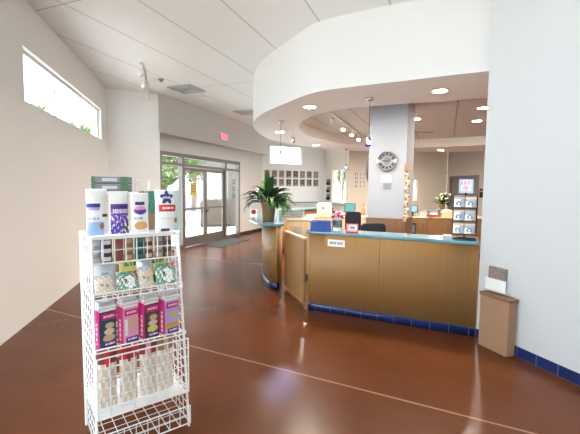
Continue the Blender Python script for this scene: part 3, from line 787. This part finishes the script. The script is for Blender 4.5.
tag(f.build('switch_box', None, (.145, 6.818, .86), rad(-4)), 'small grey box fixed to the pale cabinet behind the gate', 'box')
t = thing('paper_tray', 'grey document tray with papers behind the potted plant', 'tray', (.0, 7.15, 1.072), rad(-4))
for k in range(3):
    f = MB(); z = .055*k; f.box(-.20, .27, -.16, .16, z, z+.006, 'grey_plastic'); f.box(-.195, .265, -.16, -.155, z, z+.045, 'tray_grey'); f.box(-.20, -.195, -.16, .16, z, z+.05, 'grey_plastic'); f.box(.265, .27, -.16, .16, z, z+.05, 'grey_plastic'); o = f.build('tray_tier', t)
    f = MB(); f.box(-.18, .22, -.13, .13, z+.006, z+.03, 'paper'); f.build('paper_stack', o)
# counter run below the photos
cabinet('back_counter', 'long grey counter with teal top under the framed photos', 'counter', W(B0, BA, .55, -.62), RZ(BA), 2.1, .55, 1.12, 'grey_pale', 'teal_top', 4)
t = cabinet('desk_unit', 'pale wooden desk unit below the cream window', 'desk', (.42, 9.35, 0), rad(-4), 1.75, .7, .95, 'maple', 'maple', 3)
t = thing('printer', 'white office printer on the pale wooden desk unit', 'printer', (.89, 9.55, .95), rad(-6))
f = MB(); f.box(-.19, .19, -.14, .16, 0, .31, 'printer_shell'); f.build('housing', t, bev=.015)
f = MB(); f.box(-.1, .1, -.16, -.14, .05, .09, 'grey_plastic'); f.build('paper_slot', t)
f = MB(); f.box(-.05, -.01, -.145, -.14, .17, .23, 'ink'); f.build('display_panel', t)
f = MB(); f.box(-.16, .16, .0, .14, .31, .335, 'grey_pale'); f.build('lid', t)
def monitor(loc, rz, w, h, scr, label, stand=.12):
    t = thing('computer_monitor', label, 'monitor', loc, rz)
    f = MB(); f.box(-w/2, w/2, 0, .04, stand, stand+h, 'black'); f.build('housing', t, bev=.006)
    f = MB(); f.box(-w/2+.018, w/2-.018, -.003, 0, stand+.02, stand+h-.018, scr); f.build('screen', t)
    f = MB(); f.box(-.02, .02, .04, .06, 0, stand+.1, 'black'); f.build('stand', t)
    f = MB(); f.box(-.1, .1, -.04, .12, 0, .012, 'black'); f.build('foot', t)
monitor((1.57, 9.7, .95), rad(-8), .29, .24, 'screen', 'computer monitor with teal screen on the pale desk unit', .08)
f = MB(); f.lathe([(1e-5, 0), (.045, 0), (.055, .03), (.05, .16), (.02, .22), (.018, .30), (.024, .31)], 'brown_mid', 18); tag(f.build('brown_bottle', None, (1.92, 9.7, .95)), 'slender brown bottle on the desk unit beside the pillar', 'bottle')
f = MB(); f.box(-.12, .12, -.09, .09, 0, .035, 'maroon'); f.box(-.10, .10, -.08, .08, .035, .07, 'paper'); tag(f.build('file_stack', None, (1.27, 9.50, .95), rad(15)), 'low stack of maroon and white folders on the desk unit', 'folders')

# framed portraits on the back wall
names = ['first', 'second', 'third', 'fourth', 'fifth', 'sixth', 'seventh', 'eighth']
k0 = .20; sp = .306
r = random.Random(11)
for row, z in ((0, 2.215), (1, 1.885)):
    for k in range(8):
        t = thing('portrait_photo', '%s portrait photo from the left in the %s row on the back wall' % (names[k], ['upper', 'lower'][row]), 'framed photo', W(B0, BA, k0+sp*k, 0, z), RZ(BA), 'portrait photos on the back wall')
        w, h = .105, .14
        f = MB(); f.box(-w, w, -.02, 0, -h, h, 'photo_frame'); f.build('frame', t)
        sh = r.uniform(-.1, .1); a = r.choice(['photo_dark', 'photo_dark', 'photo_mid']); b = r.choice(['photo_mid', 'photo_frame', 'grey_plastic'])
        f = MB(); f.cells(.18, .25, 9, 12, lambda u, v: b if ((u-.5-sh)**2*2+(v-.6)**2 < .05) else ('ink_soft' if v < .25 and abs(u-.5-sh) < .33 else a), lambda u, v: (-w*.86+u*w*1.72, -.0215, -h*.88+v*h*1.76)); f.build('photo', t)
# brochure holders in the corner
for k, nm in enumerate(('upper', 'middle', 'lower')):
    t = thing('brochure_holder', '%s of three dark brochure holders left of the cream window' % nm, 'brochure holder', W(A0, AA, .30, 0, 1.92-.30*k), RZ(AA), 'brochure holders beside the cream window')
    f = MB(); f.box(-.14, .14, -.05, 0, -.12, -.11, 'grey_plastic'); f.box(-.14, .14, -.01, 0, -.12, .12, 'grey_plastic'); f.box(-.14, .14, -.05, -.046, -.12, .0, 'cloudy'); f.build('holder', t)
    f = MB(); f.box(-.12, .12, -.035, -.015, -.105, .125, 'photo_mid'); f.build('brochure', t)
# poster of small notes on the cream wall
t = thing('wall_calendar', 'white wall planner with a grid of notes on the cream wall left of the pillar', 'planner', W(C0, CA, .47, 0, 1.99), RZ(CA))
f = MB(); f.box(-.27, .27, -.012, 0, -.31, .31, 'wall_white'); f.build('board', t)
f = MB(); f.cells(.5, .6, 20, 28, lambda u, v: 'photo_dark' if (int(u*20) % 5 in (1, 2, 3) and int(v*28) % 7 in (1, 2, 3, 4, 5) and (int(u*20)+int(v*28)*3) % 3 == 0) else ('paper' if int(u*20) % 5 else 'tan_pale'), lambda u, v: (-.26+u*.52, -.0135, -.30+v*.60)); f.build('note_grid', t)

# ------------------------------------------------------------------ right side of the office
cabinet('desk_unit', 'long dark wooden desk unit behind the counter right of the pillar', 'desk', (3.0, 9.75, 0), rad(-5), 3.0, .7, .93, 'laminate_dark', 'tan', 5)
def dpt(x, y): 
    c, s = math.cos(rad(-5)), math.sin(rad(-5)); return (3.0+x*c-y*s, 9.75+x*s+y*c, .93)
monitor(dpt(.28, .18), rad(-10), .24, .20, 'screen_blue', 'computer monitor with pale blue screen right of the pillar', .10)
t = thing('computer_tower', 'black computer tower on the floor right of the pillar base', 'computer', (3.02, 9.40, 0), rad(-5))
f = MB(); f.box(0, .20, 0, .30, 0.02, .80, 'black'); f.build('case', t, bev=.01)
f = MB(); f.box(.03, .17, -.006, 0, .55, .75, 'grey_metal'); f.build('front_panel', t)
f = MB(); f.box(.0, .20, .02, .28, 0, .02, 'ink'); f.build('foot', t)
def crate(loc, rz, w, d, h, mat, label, name='storage_box', cat='box', lid=None):
    t = thing(name, label, cat, loc, rz); f = MB(); tub(f, w, d, h, 1.03, mat); f.build('shell', t)
    if lid: f = MB(); f.box(-w*.53, w*.53, -d*.53, d*.53, h, h+.02, lid); f.build('lid', t)
    return t
crate(dpt(.56, .35), rad(-5), .2, .24, .14, 'grey_plastic', 'grey storage box on the dark desk next to the blue screen', lid='brown_mid')
crate(dpt(.82, .35), rad(3), .2, .24, .13, 'grey_pale', 'pale grey storage box in the middle of the dark desk', lid='grey_metal')
crate(dpt(1.12, .45), rad(-9), .26, .24, .17, 'grey_metal', 'dark grey storage box beneath the yellow flowered plant', lid='grey_plastic')
f = MB(); f.box(-.16, .16, -.1, .1, 0, .025, 'brown'); f.box(-.13, .13, -.085, .085, .025, .06, 'maroon'); f.box(-.05, .1, -.06, .06, .06, .085, 'paper')
tag(f.build('book_pile', None, dpt(.78, .08), rad(8)), 'low pile of brown books at the front of the dark desk', 'books')
f = MB(); f.cells(.3, .22, 14, 10, lambda u, v: 'tan' if v < .85 else 'tan_pale', lambda u, v: ((u-.5)*.32, -.09-.02*math.sin(PI*u), v*.20*(math.sin(PI*(.08+.84*u))**.35)))
f.cells(.3, .22, 14, 10, lambda u, v: 'tan', lambda u, v: ((.5-u)*.32, .09+.02*math.sin(PI*u), v*.20*(math.sin(PI*(.08+.84*u))**.35)))
f.cells(.3, .2, 14, 2, lambda u, v: 'tan_pale', lambda u, v: ((u-.5)*.32, (-.09-.02*math.sin(PI*u))*(1-v)+(.09+.02*math.sin(PI*u))*v, .20*(math.sin(PI*(.08+.84*u))**.35)))
tag(f.build('wicker_basket', None, dpt(1.15, .12), rad(-5)), 'tan woven basket on the dark desk below the yellow flowers', 'basket')
fx, fy, fz = dpt(1.12, .45)
t = thing('flowering_plant', 'bushy green plant with yellow-white flowers on the dark desk', 'potted plant', (fx, fy, fz+.19))
f = MB(); f.lathe([(.06, 0), (.085, .12), (.09, .13), (.08, .13), (1e-5, .115)], 'brown_mid', 20); f.build('pot', t)
f = MB(); r = random.Random(9)
for k in range(40):
    az = r.uniform(0, 2*PI); leaf(f, (0, 0, .12), az, r.uniform(.24, .38), r.uniform(.3, 1.4), r.uniform(.08, .12), r.uniform(.5, 1.8), r.choice(['leaf_light', 'leaf']))
f.build('foliage', t)
for k in range(14):
    f = MB(); a = r.uniform(0, 2*PI); rr = r.uniform(.03, .2); f.ball((rr*math.cos(a), rr*math.sin(a)-.06, .30+r.uniform(-.06, .12)), r.uniform(.02, .032), r.choice(['yellow', 'paper']), 8, 6); f.build('flower', t)
f = MB(); f.box(-.14, .14, -.02, 0, -.17, .17, 'black'); f.box(-.10, .10, -.023, -.02, .05, .10, 'grey_plastic')
tag(f.build('room_sign', None, W(D0, DA, 1.82, 0, 1.54), RZ(DA)), 'black room sign on the wall right of the far door', 'sign')
# litter bin beside the right wall with a leaflet holder over it
t = thing('waste_bin', 'brown wooden waste bin against the white right wall', 'bin', W(F0, FA, .32, -.078, 0), RZ(FA))
f = MB(); f.box(-.17, .17, -.055, .055, .0, .54, 'brown_mid'); f.build('body', t, bev=.008)
f = MB(); f.box(-.18, .18, -.06, .06, .54, .575, 'brown'); f.build('lid', t, bev=.006)
t = thing('leaflet_holder', 'white leaflet holder on the right wall above the brown bin', 'leaflet holder', W(F0, FA, .26, 0, .70), RZ(FA))
f = MB(); f.box(-.12, .12, -.01, 0, -.10, .12, 'white_plastic'); f.box(-.12, .12, -.06, -.055, -.10, .02, 'white_plastic'); f.box(-.12, .12, -.055, -.01, -.10, -.09, 'white_plastic'); f.build('holder', t)
f = MB(); f.box(-.10, .10, -.045, -.02, -.09, .14, 'photo_mid'); f.build('leaflet', t)

# ------------------------------------------------------------------ wire display rack
R0, RA = (-1.136, 2.095), 53.0
def rp(u, v, z): return W(R0, RA, u, v, z)
RZR = RZ(RA)
t = thing('wire_rack', 'white wire display rack full of pet products in the left foreground', 'display rack', rp(0, 0, 0), RZR)
WM = 'white_wire'
def grid(f, P, nu, nv, r=.0028, rim=.005):
    """P(a,b) -> point for a,b in 0..1"""
    for i in range(nu+1): f.tube([P(i/nu, 0), P(i/nu, .5), P(i/nu, 1)], rim if i in (0, nu) else r, WM, 4)
    for j in range(nv+1): f.tube([P(0, j/nv), P(.5, j/nv), P(1, j/nv)], rim if j in (0, nv) else r, WM, 4)
f = MB(); grid(f, lambda a, b: (a*.50, .40, .06+b*1.27), 8, 21); grid(f, lambda a, b: (.08+a*.26, .40, 1.33+b*.25), 5, 4); f.build('back_grid', t)
def flare(z): return .048*max(0, (1.3-z)/1.3)
for sd in (0, 1):
    f = MB(); grid(f, lambda a, b: ((0. if sd == 0 else .50+flare(.06+b*1.27)), -.02-.02*(1-b)+a*(.42+.02*(1-b)), .06+b*1.27), 6, 21, .0032); f.build('side_grid', t)
def shelf(z, v0, lip, name='shelf_basket', n=8, solid=False):
    e = flare(z); f = MB()
    grid(f, lambda a, b: (a*(.50+e), v0+b*(.40-v0), z), n, 6)
    if lip > 0: grid(f, lambda a, b: (a*(.50+e), v0, z+b*lip), n, max(1, round(lip/.06)))
    else: grid(f, lambda a, b: (a*(.50+e), v0, z+(1-b)*lip), n, max(1, round(-lip/.06)))
    return f.build(name, t)
shelf(1.325, .0, -.15)
f = MB(); f.box(0, .50, -.004, .02, 1.315, 1.335, 'white_plastic'); f.box(0.0, .50, .0, .38, 1.318, 1.324, 'white_plastic'); f.build('shelf_sheet', t)
shelf(.975, -.05, .035)
shelf(.672, -.07, .02)
shelf(.28, -.08, .36)
f = MB(); f.box(0, .53, -.06, .38, .27, .274, 'white_plastic'); f.build('shelf_sheet', t)
shelf(.06, -.08, .12)
f = MB(); e = .0
for a, b in ((0, -.02), (.5, -.02), (0, .40), (.5, .40)):
    s = 0 if a == 0 else 1
    f.tube([(a+s*.06, b, 0), (a, b, 1.33)], .008, WM, 6)
f.build('post', t)
f = MB(); grid(f, lambda a, b: (.06+a*.36, .28+b*.24, 1.583), 6, 4); f.build('top_shelf', t)

GP = 'pet products on the wire rack'
def on_rack(f, name, u, v, z, label, cat, dr=0, group=None, rx=0):
    o = f.build(name, None, rp(u, v, z), RZR+rad(dr)); o.rotation_euler = (rad(rx), 0, RZR+rad(dr)); return tag(o, label, cat, group)
ZT = 1.336
def txt(u, v, u0, u1, v0, v1, n):
    if not (u0 < u < u1 and v0 < v < v1): return False
    c = (u-u0)/(u1-u0)*n*.6; k = int(c); fx = c-k
    if fx > .78: return False
    gx = int(fx/.78*3); gy = int((v-v0)/(v1-v0)*4)
    return gx == 0 or (k*7+gx*5+gy*3+k*k*gy) % 3 != 0
    return u0 < u < u1 and v0 < v < v1 and int((u-u0)/(u1-u0)*n) % 4 != 3
on_rack(pouch(.118, .275, .045, lambda u, v: 'navy' if (.60 < v < .69 and u < .62) else ('lavender' if (.545 < v < .60 and u < .6) else 'ink' if (.40 < v < .46 and u > .72) else ('brown_mid' if (u-.68)**2+(v-.2)**2*2 < .012 else 'sky_print' if (v < .30 and u < .78) else ('lavender' if txt(u, v, .05, .6, .33, .40, 12) else 'paper'))), 34, 48), 'food_bag', .048, .07, ZT, 'white pet food bag with navy band and pale blue base, leftmost on top', 'bag', 4, 'pet food bags on the top shelf')
def f2(u, v):
    if v > .70 or u < .02: return 'paper'
    if v > .60: return 'purple_dark' if v < .66 else 'purple'
    if txt(u, v, .14, .94, .50, .585, 18): return 'paper'
    if .47 < v < .50: return 'magenta_pale'
    if (u-.85)**2+(v-.16)**2*2 < .03: return 'ink' if math.sin(u*30)+math.sin(v*34+u*20) > -.4 else 'paper'
    if v < .44 and (math.sin(u*23+v*31)+math.sin(u*41-v*19) > .9): return 'lavender'
    if v < .44 and math.sin(u*17-v*37)+math.sin(u*31+v*11) > 1.2: return 'paper'
    return 'purple'
on_rack(pouch(.112, .262, .045, f2, 36, 50), 'treat_bag', .172, .085, ZT, 'purple treat bag with white top on the wire rack', 'bag', 3, 'pet food bags on the top shelf')
def f3(u, v):
    if .70 < v < .78 and .22 < u < .76: return 'navy'
    if (u-.5)**2/.13+(v-.57)**2/.012 < 1: return 'magenta_pale' if v > .58 else 'purple'
    if txt(u, v, .18, .6, .33, .40, 12): return 'ink_soft'
    if (u-.55)**2/.14+(v-.18)**2/.012 < 1: return 'orange' if (int(u*22)+int(v*30)) % 3 else 'tan'
    return 'paper'
on_rack(pouch(.112, .25, .045, f3, 36, 50), 'treat_bag', .292, .085, ZT, 'white treat bag with navy label, pink oval and orange biscuits', 'bag', 2, 'pet food bags on the top shelf')
def f4(u, v):
    if v > .68 and u < .5: return 'brown' if int(u*20) % 3 else 'tan'
    if (u-.5)**2+(v-.28)**2 < .04: return 'brown_mid'
    return 'teal_green' if v > .4 else 'brown_mid' if (u > .5) else 'green_print'
on_rack(pouch(.115, .262, .05, f4, 16, 24, 'brown'), 'food_bag', .375, .20, ZT, 'green and brown bag standing behind the starred white bag', 'bag', 2, 'pet food bags on the top shelf')
def f5(u, v):
    a = math.atan2(v-.78, u-.42); a = math.atan2((v-.81)*.272, (u-.44)*.165); rr = math.hypot((u-.44)*.165, (v-.81)*.272)
    if rr < .036+.010*math.cos(5*(a-PI/2)): return 'paper' if txt(u, v, .30, .60, .79, .84, 9) else 'navy'
    if .48 < v < .64 and .12 < u < .80: return 'paper' if txt(u, v, .26, .7, .54, .59, 11) else 'red'
    if (u-.80)**2+(v-.26)**2 < .005: return 'brown_mid'
    if txt(u, v, .2, .7, .30, .33, 10): return 'grey_pale'
    if v < .07 and .2 < u < .55: return 'ink'
    return 'cyan_pale' if u > .72 else 'paper'
on_rack(pouch(.165, .272, .06, f5, 44, 56), 'food_bag', .465, .075, ZT, 'white bag with navy star and red banner at the right end of the top shelf', 'bag', 2, 'pet food bags on the top shelf')
# two flat grey boxes and wire tray on the upper rear shelf
for k in range(2):
    t2 = thing('harness_box', '%s of two flat grey boxes with green ends behind the bags' % ('upper' if k else 'lower'), 'box', rp(.205, .40, 1.592+.050*k), RZR+rad(-14), 'grey boxes behind the bags')
    f = MB(); f.box(-.12, .12, -.09, .09, 0, .047, 'carton_grey'); f.box(-.118, .118, -.0915, -.09, .0, .008, 'ink'); f.box(-.06, .03, -.0915, -.09, .018, .038, 'grey_plastic'); f.build('carton', t2)
    f = MB(); f.box(.05, .095, -.094, .094, -.0, .049, 'leaf'); f.box(-.123, -.10, -.092, .092, 0, .048, 'leaf'); f.build('end_band', t2)
f = MB(); grid(f, lambda a, b: (a*.09, 0, b*.075), 4, 3, .0018, .003); grid(f, lambda a, b: (a*.09, .12, b*.075), 4, 3, .0018, .003); grid(f, lambda a, b: (a*.09, b*.12, 0), 4, 4, .0018, .003); grid(f, lambda a, b: (.09, a*.12, b*.075), 4, 3, .0018, .003); grid(f, lambda a, b: (0, a*.12, b*.075), 4, 3, .0018, .003)
on_rack(f, 'wire_tray', .335, .33, 1.594, 'small wire tray beside the flat grey boxes', 'tray', -14)
# packs hanging behind the upper grid
hang = [('ink_soft', 'grey_pale'), ('ink', 'paper'), ('brown', 'maroon'), ('brown_mid', 'tan'), ('teal_print', 'teal_green'), ('brown', 'tan_pale'), ('brown_mid', 'grey_plastic'), ('photo_dark', 'brown_mid')]
hn = ['grey', 'black and white', 'maroon and brown', 'tan and brown', 'dark teal', 'pale tan and brown', 'grey and brown', 'dark brown']
for k, (a, b) in enumerate(hang):
    f = pouch(.056, .15, .03, lambda u, v: b if (int(v*9) % 3 == 1 and .15 < u < .85) else a, 8, 12, a)
    on_rack(f, 'hanging_pack', .035+.0605*k, .05+.015*(k % 2), 1.165, '%s pack behind the wire grid below the bags, %s from the left' % (hn[k], names[k]), 'pack', 0, 'packs behind the upper wire grid')
for k in range(0): pass
# second shelf pouches
def fp(kind):
    def g(u, v):
        if kind == 'yellow':
            if txt(u, v, .2, .8, .62, .72, 9): return 'green_print'
            return 'yellow' if v > .25 else 'leaf_light'
        if kind == 'green':
            if math.sin(u*29+v*13)+math.sin(u*11-v*31) > 1.25: return 'paper'
            if math.sin(u*19-v*27) > .9: return 'grey_pale'
            if (u-.55)**2/.08+(v-.45)**2/.09 < 1: return 'ink' if (u-.4)**2+(v-.5)**2 < .012 else 'paper'
            if v > .82 and u > .7: return 'red'
            return 'green_print'
        if kind == 'tan' and math.sin(u*25+v*17)+math.sin(v*33-u*9) > 1.3: return 'paper'
        if kind == 'grey': return 'ink_soft' if (u-.5)**2+(v-.4)**2 < .03 else 'silver'
        if kind == 'tan': return 'ink_soft' if ((u-.35)**2+(v-.5)**2 < .008 or (u-.6)**2+(v-.42)**2 < .008) else ('grey_pale' if v > .8 else 'tan_pale')
    return g
sh2 = [('tan', .066, -.01, .11, .115, 'tan pouch with dark spots at the left end of the second shelf'), ('green', .196, -.01, .125, .12, 'green and white pouch with dark dog picture, second on the second shelf'),
       ('tan', .305, -.0, .10, .135, 'tan pouch with grey top between the two green pouches'), ('green', .430, -.005, .135, .145, 'green and white pouch with red corner at the right of the second shelf')]
for kind, u, v, w, h, lab in sh2:
    on_rack(pouch(w, h, .04, fp(kind), 16, 16), 'treat_pouch', u, v, .992, lab, 'pouch', 3, 'pouches on the second shelf', -18)
for kind, u, v, w, h, lab in [('yellow', .250, .15, .15, .20, 'yellow pouch left of its twin on the second shelf'), ('yellow', .415, .15, .14, .205, 'yellow pouch at the right rear of the second shelf')]:
    on_rack(pouch(w, h, .04, fp(kind), 16, 16), 'treat_pouch', u, v, .992, lab, 'pouch', 2, 'pouches on the second shelf')
on_rack(pouch(.14, .19, .05, fp('grey'), 14, 14, 'silver'), 'treat_pouch', .085, .12, .992, 'silvery pouch behind the tan pouch at the left', 'pouch', 0, 'pouches on the second shelf')
on_rack(pouch(.10, .185, .05, fp('grey'), 14, 14, 'silver'), 'treat_pouch', .315, .085, .992, 'silvery pouch behind the tan pouch between the green ones', 'pouch', 0, 'pouches on the second shelf')
# biscuit boxes with silver lids
def biscuit(kind):
    fr = {'teal': 'teal_print', 'pink': 'magenta_pale', 'dark': 'photo_dark', 'lav': 'lavender'}[kind]
    def g(u, v):
        if v > .93: return 'paper'
        if .72 < v < .88 and u > .12: return 'paper' if txt(u, v, .25, .9, .77, .83, 10) else ('magenta' if kind != 'pink' else 'magenta')
        if kind in ('teal', 'dark') and u > .2:
            if (u-.62)**2/.08+(v-.55)**2/.006 < 1: return 'tan'
            if (u-.58)**2/.10+(v-.40)**2/.006 < 1: return 'tan_pale'
            if (u-.55)**2/.14+(v-.24)**2/.008 < 1: return 'yellow' if kind == 'dark' else 'tan'
        if kind in ('pink', 'lav'):
            if (u-.62)**2/.08+(v-.52)**2/.012 < 1: return 'tan'
            if kind == 'lav' and v < .3 and v > .16: return 'orange'
            if kind == 'pink' and .2 < v < .62 and u > .1: return 'paper' if u < .3 else 'magenta_pale'
        if v < .14 and u > .2: return 'paper' if txt(u, v, .3, .95, .05, .10, 10) else 'purple_dark'
        return fr
    return g
bx = [('teal', .062, .098, 'magenta biscuit box with dark teal front, leftmost of the four'), ('pink', .188, .098, 'magenta biscuit box with pale pink front, second of the four'),
      ('dark', .312, .098, 'magenta biscuit box with black front, third of the four'), ('lav', .438, .102, 'magenta biscuit box with lavender front, rightmost of the four')]
for kind, u, w, lab in bx:
    t2 = thing('biscuit_box', lab, 'box', rp(u, -.005, .684), RZR+rad(13), 'biscuit boxes on the third shelf')
    h = .235; d = .07
    f = MB(); f.box(-w/2, w/2, -d/2, d/2, 0, h, 'magenta')
    f.cells(w, h, 36, 56, biscuit(kind), lambda uu, vv: (-w/2+.002+uu*(w-.004), -d/2-.001, .002+vv*(h-.004)))
    f.cells(d, h, 10, 30, lambda uu, vv: 'paper' if (.4 < uu < .66 and .08 < vv < .62 and int(vv*30) % 4 != 0) or vv > .95 else 'magenta', lambda uu, vv: (-w/2-.001, d/2-.002-uu*(d-.004), .002+vv*(h-.004)))
    f.build('carton', t2)
    f = MB(); f.box(-w/2-.003, w/2+.003, -d/2-.003, d/2+.003, h, h+.012, 'white_plastic'); f.box(-w/2+.004, w/2-.004, -d/2+.006, d/2+.003, h+.012, h+.035, 'silver'); f.build('lid', t2, bev=.003)
# bottom basket
bb = [('maroon', 'red', .05, 'maroon'), ('red', 'maroon', .17, 'red'), ('maroon', 'pink', .29, 'maroon and pink'), ('brown_mid', 'tan', .40, 'brown')]
for k, (a, b, u, nm) in enumerate(bb):
    f = pouch(.108, .365, .05, lambda uu, vv: b if (uu-.5)**2+(vv-.86)**2 < .02 else (a if vv > .76 else ('tan_pale' if (int(uu*8)+int(vv*9)) % 3 else 'paper')), 14, 20, a)
    on_rack(f, 'chew_bag', u+.02, .02, .294, '%s topped bag in the bottom wire basket, %s from the left' % (nm, names[k]), 'bag', (-5, 4, -3, 6)[k], 'bags in the bottom wire basket')

# ------------------------------------------------------------------ daylight
w = bpy.data.worlds.new('sky'); S.world = w; w.use_nodes = True
bg = w.node_tree.nodes['Background']; bg.inputs['Color'].default_value = (.83, .91, 1., 1); bg.inputs['Strength'].default_value = 4.6
sl = bpy.data.lights.new('sun', 'SUN'); sl.energy = 13.0; sl.angle = rad(.6); sl.color = (1., .975, .94)
so = bpy.data.objects.new('sun', sl); COL.objects.link(so); so.rotation_euler = Vector((-.28, -.30, -1.0)).to_track_quat('-Z', 'Y').to_euler()

# ------------------------------------------------------------------ camera and view
cam = bpy.data.cameras.new('camera'); co = bpy.data.objects.new('camera', cam); COL.objects.link(co)
cam.sensor_width = 36.; cam.lens = 370./580*36; cam.clip_start = .05; cam.clip_end = 300
co.location = (0, 0, 1.62)
co.matrix_world = Matrix.Translation((0, 0, 1.62)) @ (Matrix.Rotation(PI/2-rad(4.3), 4, 'X') @ Matrix.Rotation(rad(.6), 4, 'Z'))
S.camera = co
S.view_settings.view_transform = 'Standard'; S.view_settings.look = 'None'; S.view_settings.gamma = 1.; S.view_settings.use_curve_mapping = False
S.view_settings.exposure = 0.95
S.cycles.use_denoising = True
S.cycles.max_bounces = 10; S.cycles.diffuse_bounces = 6; S.cycles.transparent_max_bounces = 16
S.cycles.sample_clamp_indirect = 6.; S.cycles.caustics_reflective = False; S.cycles.caustics_refractive = False
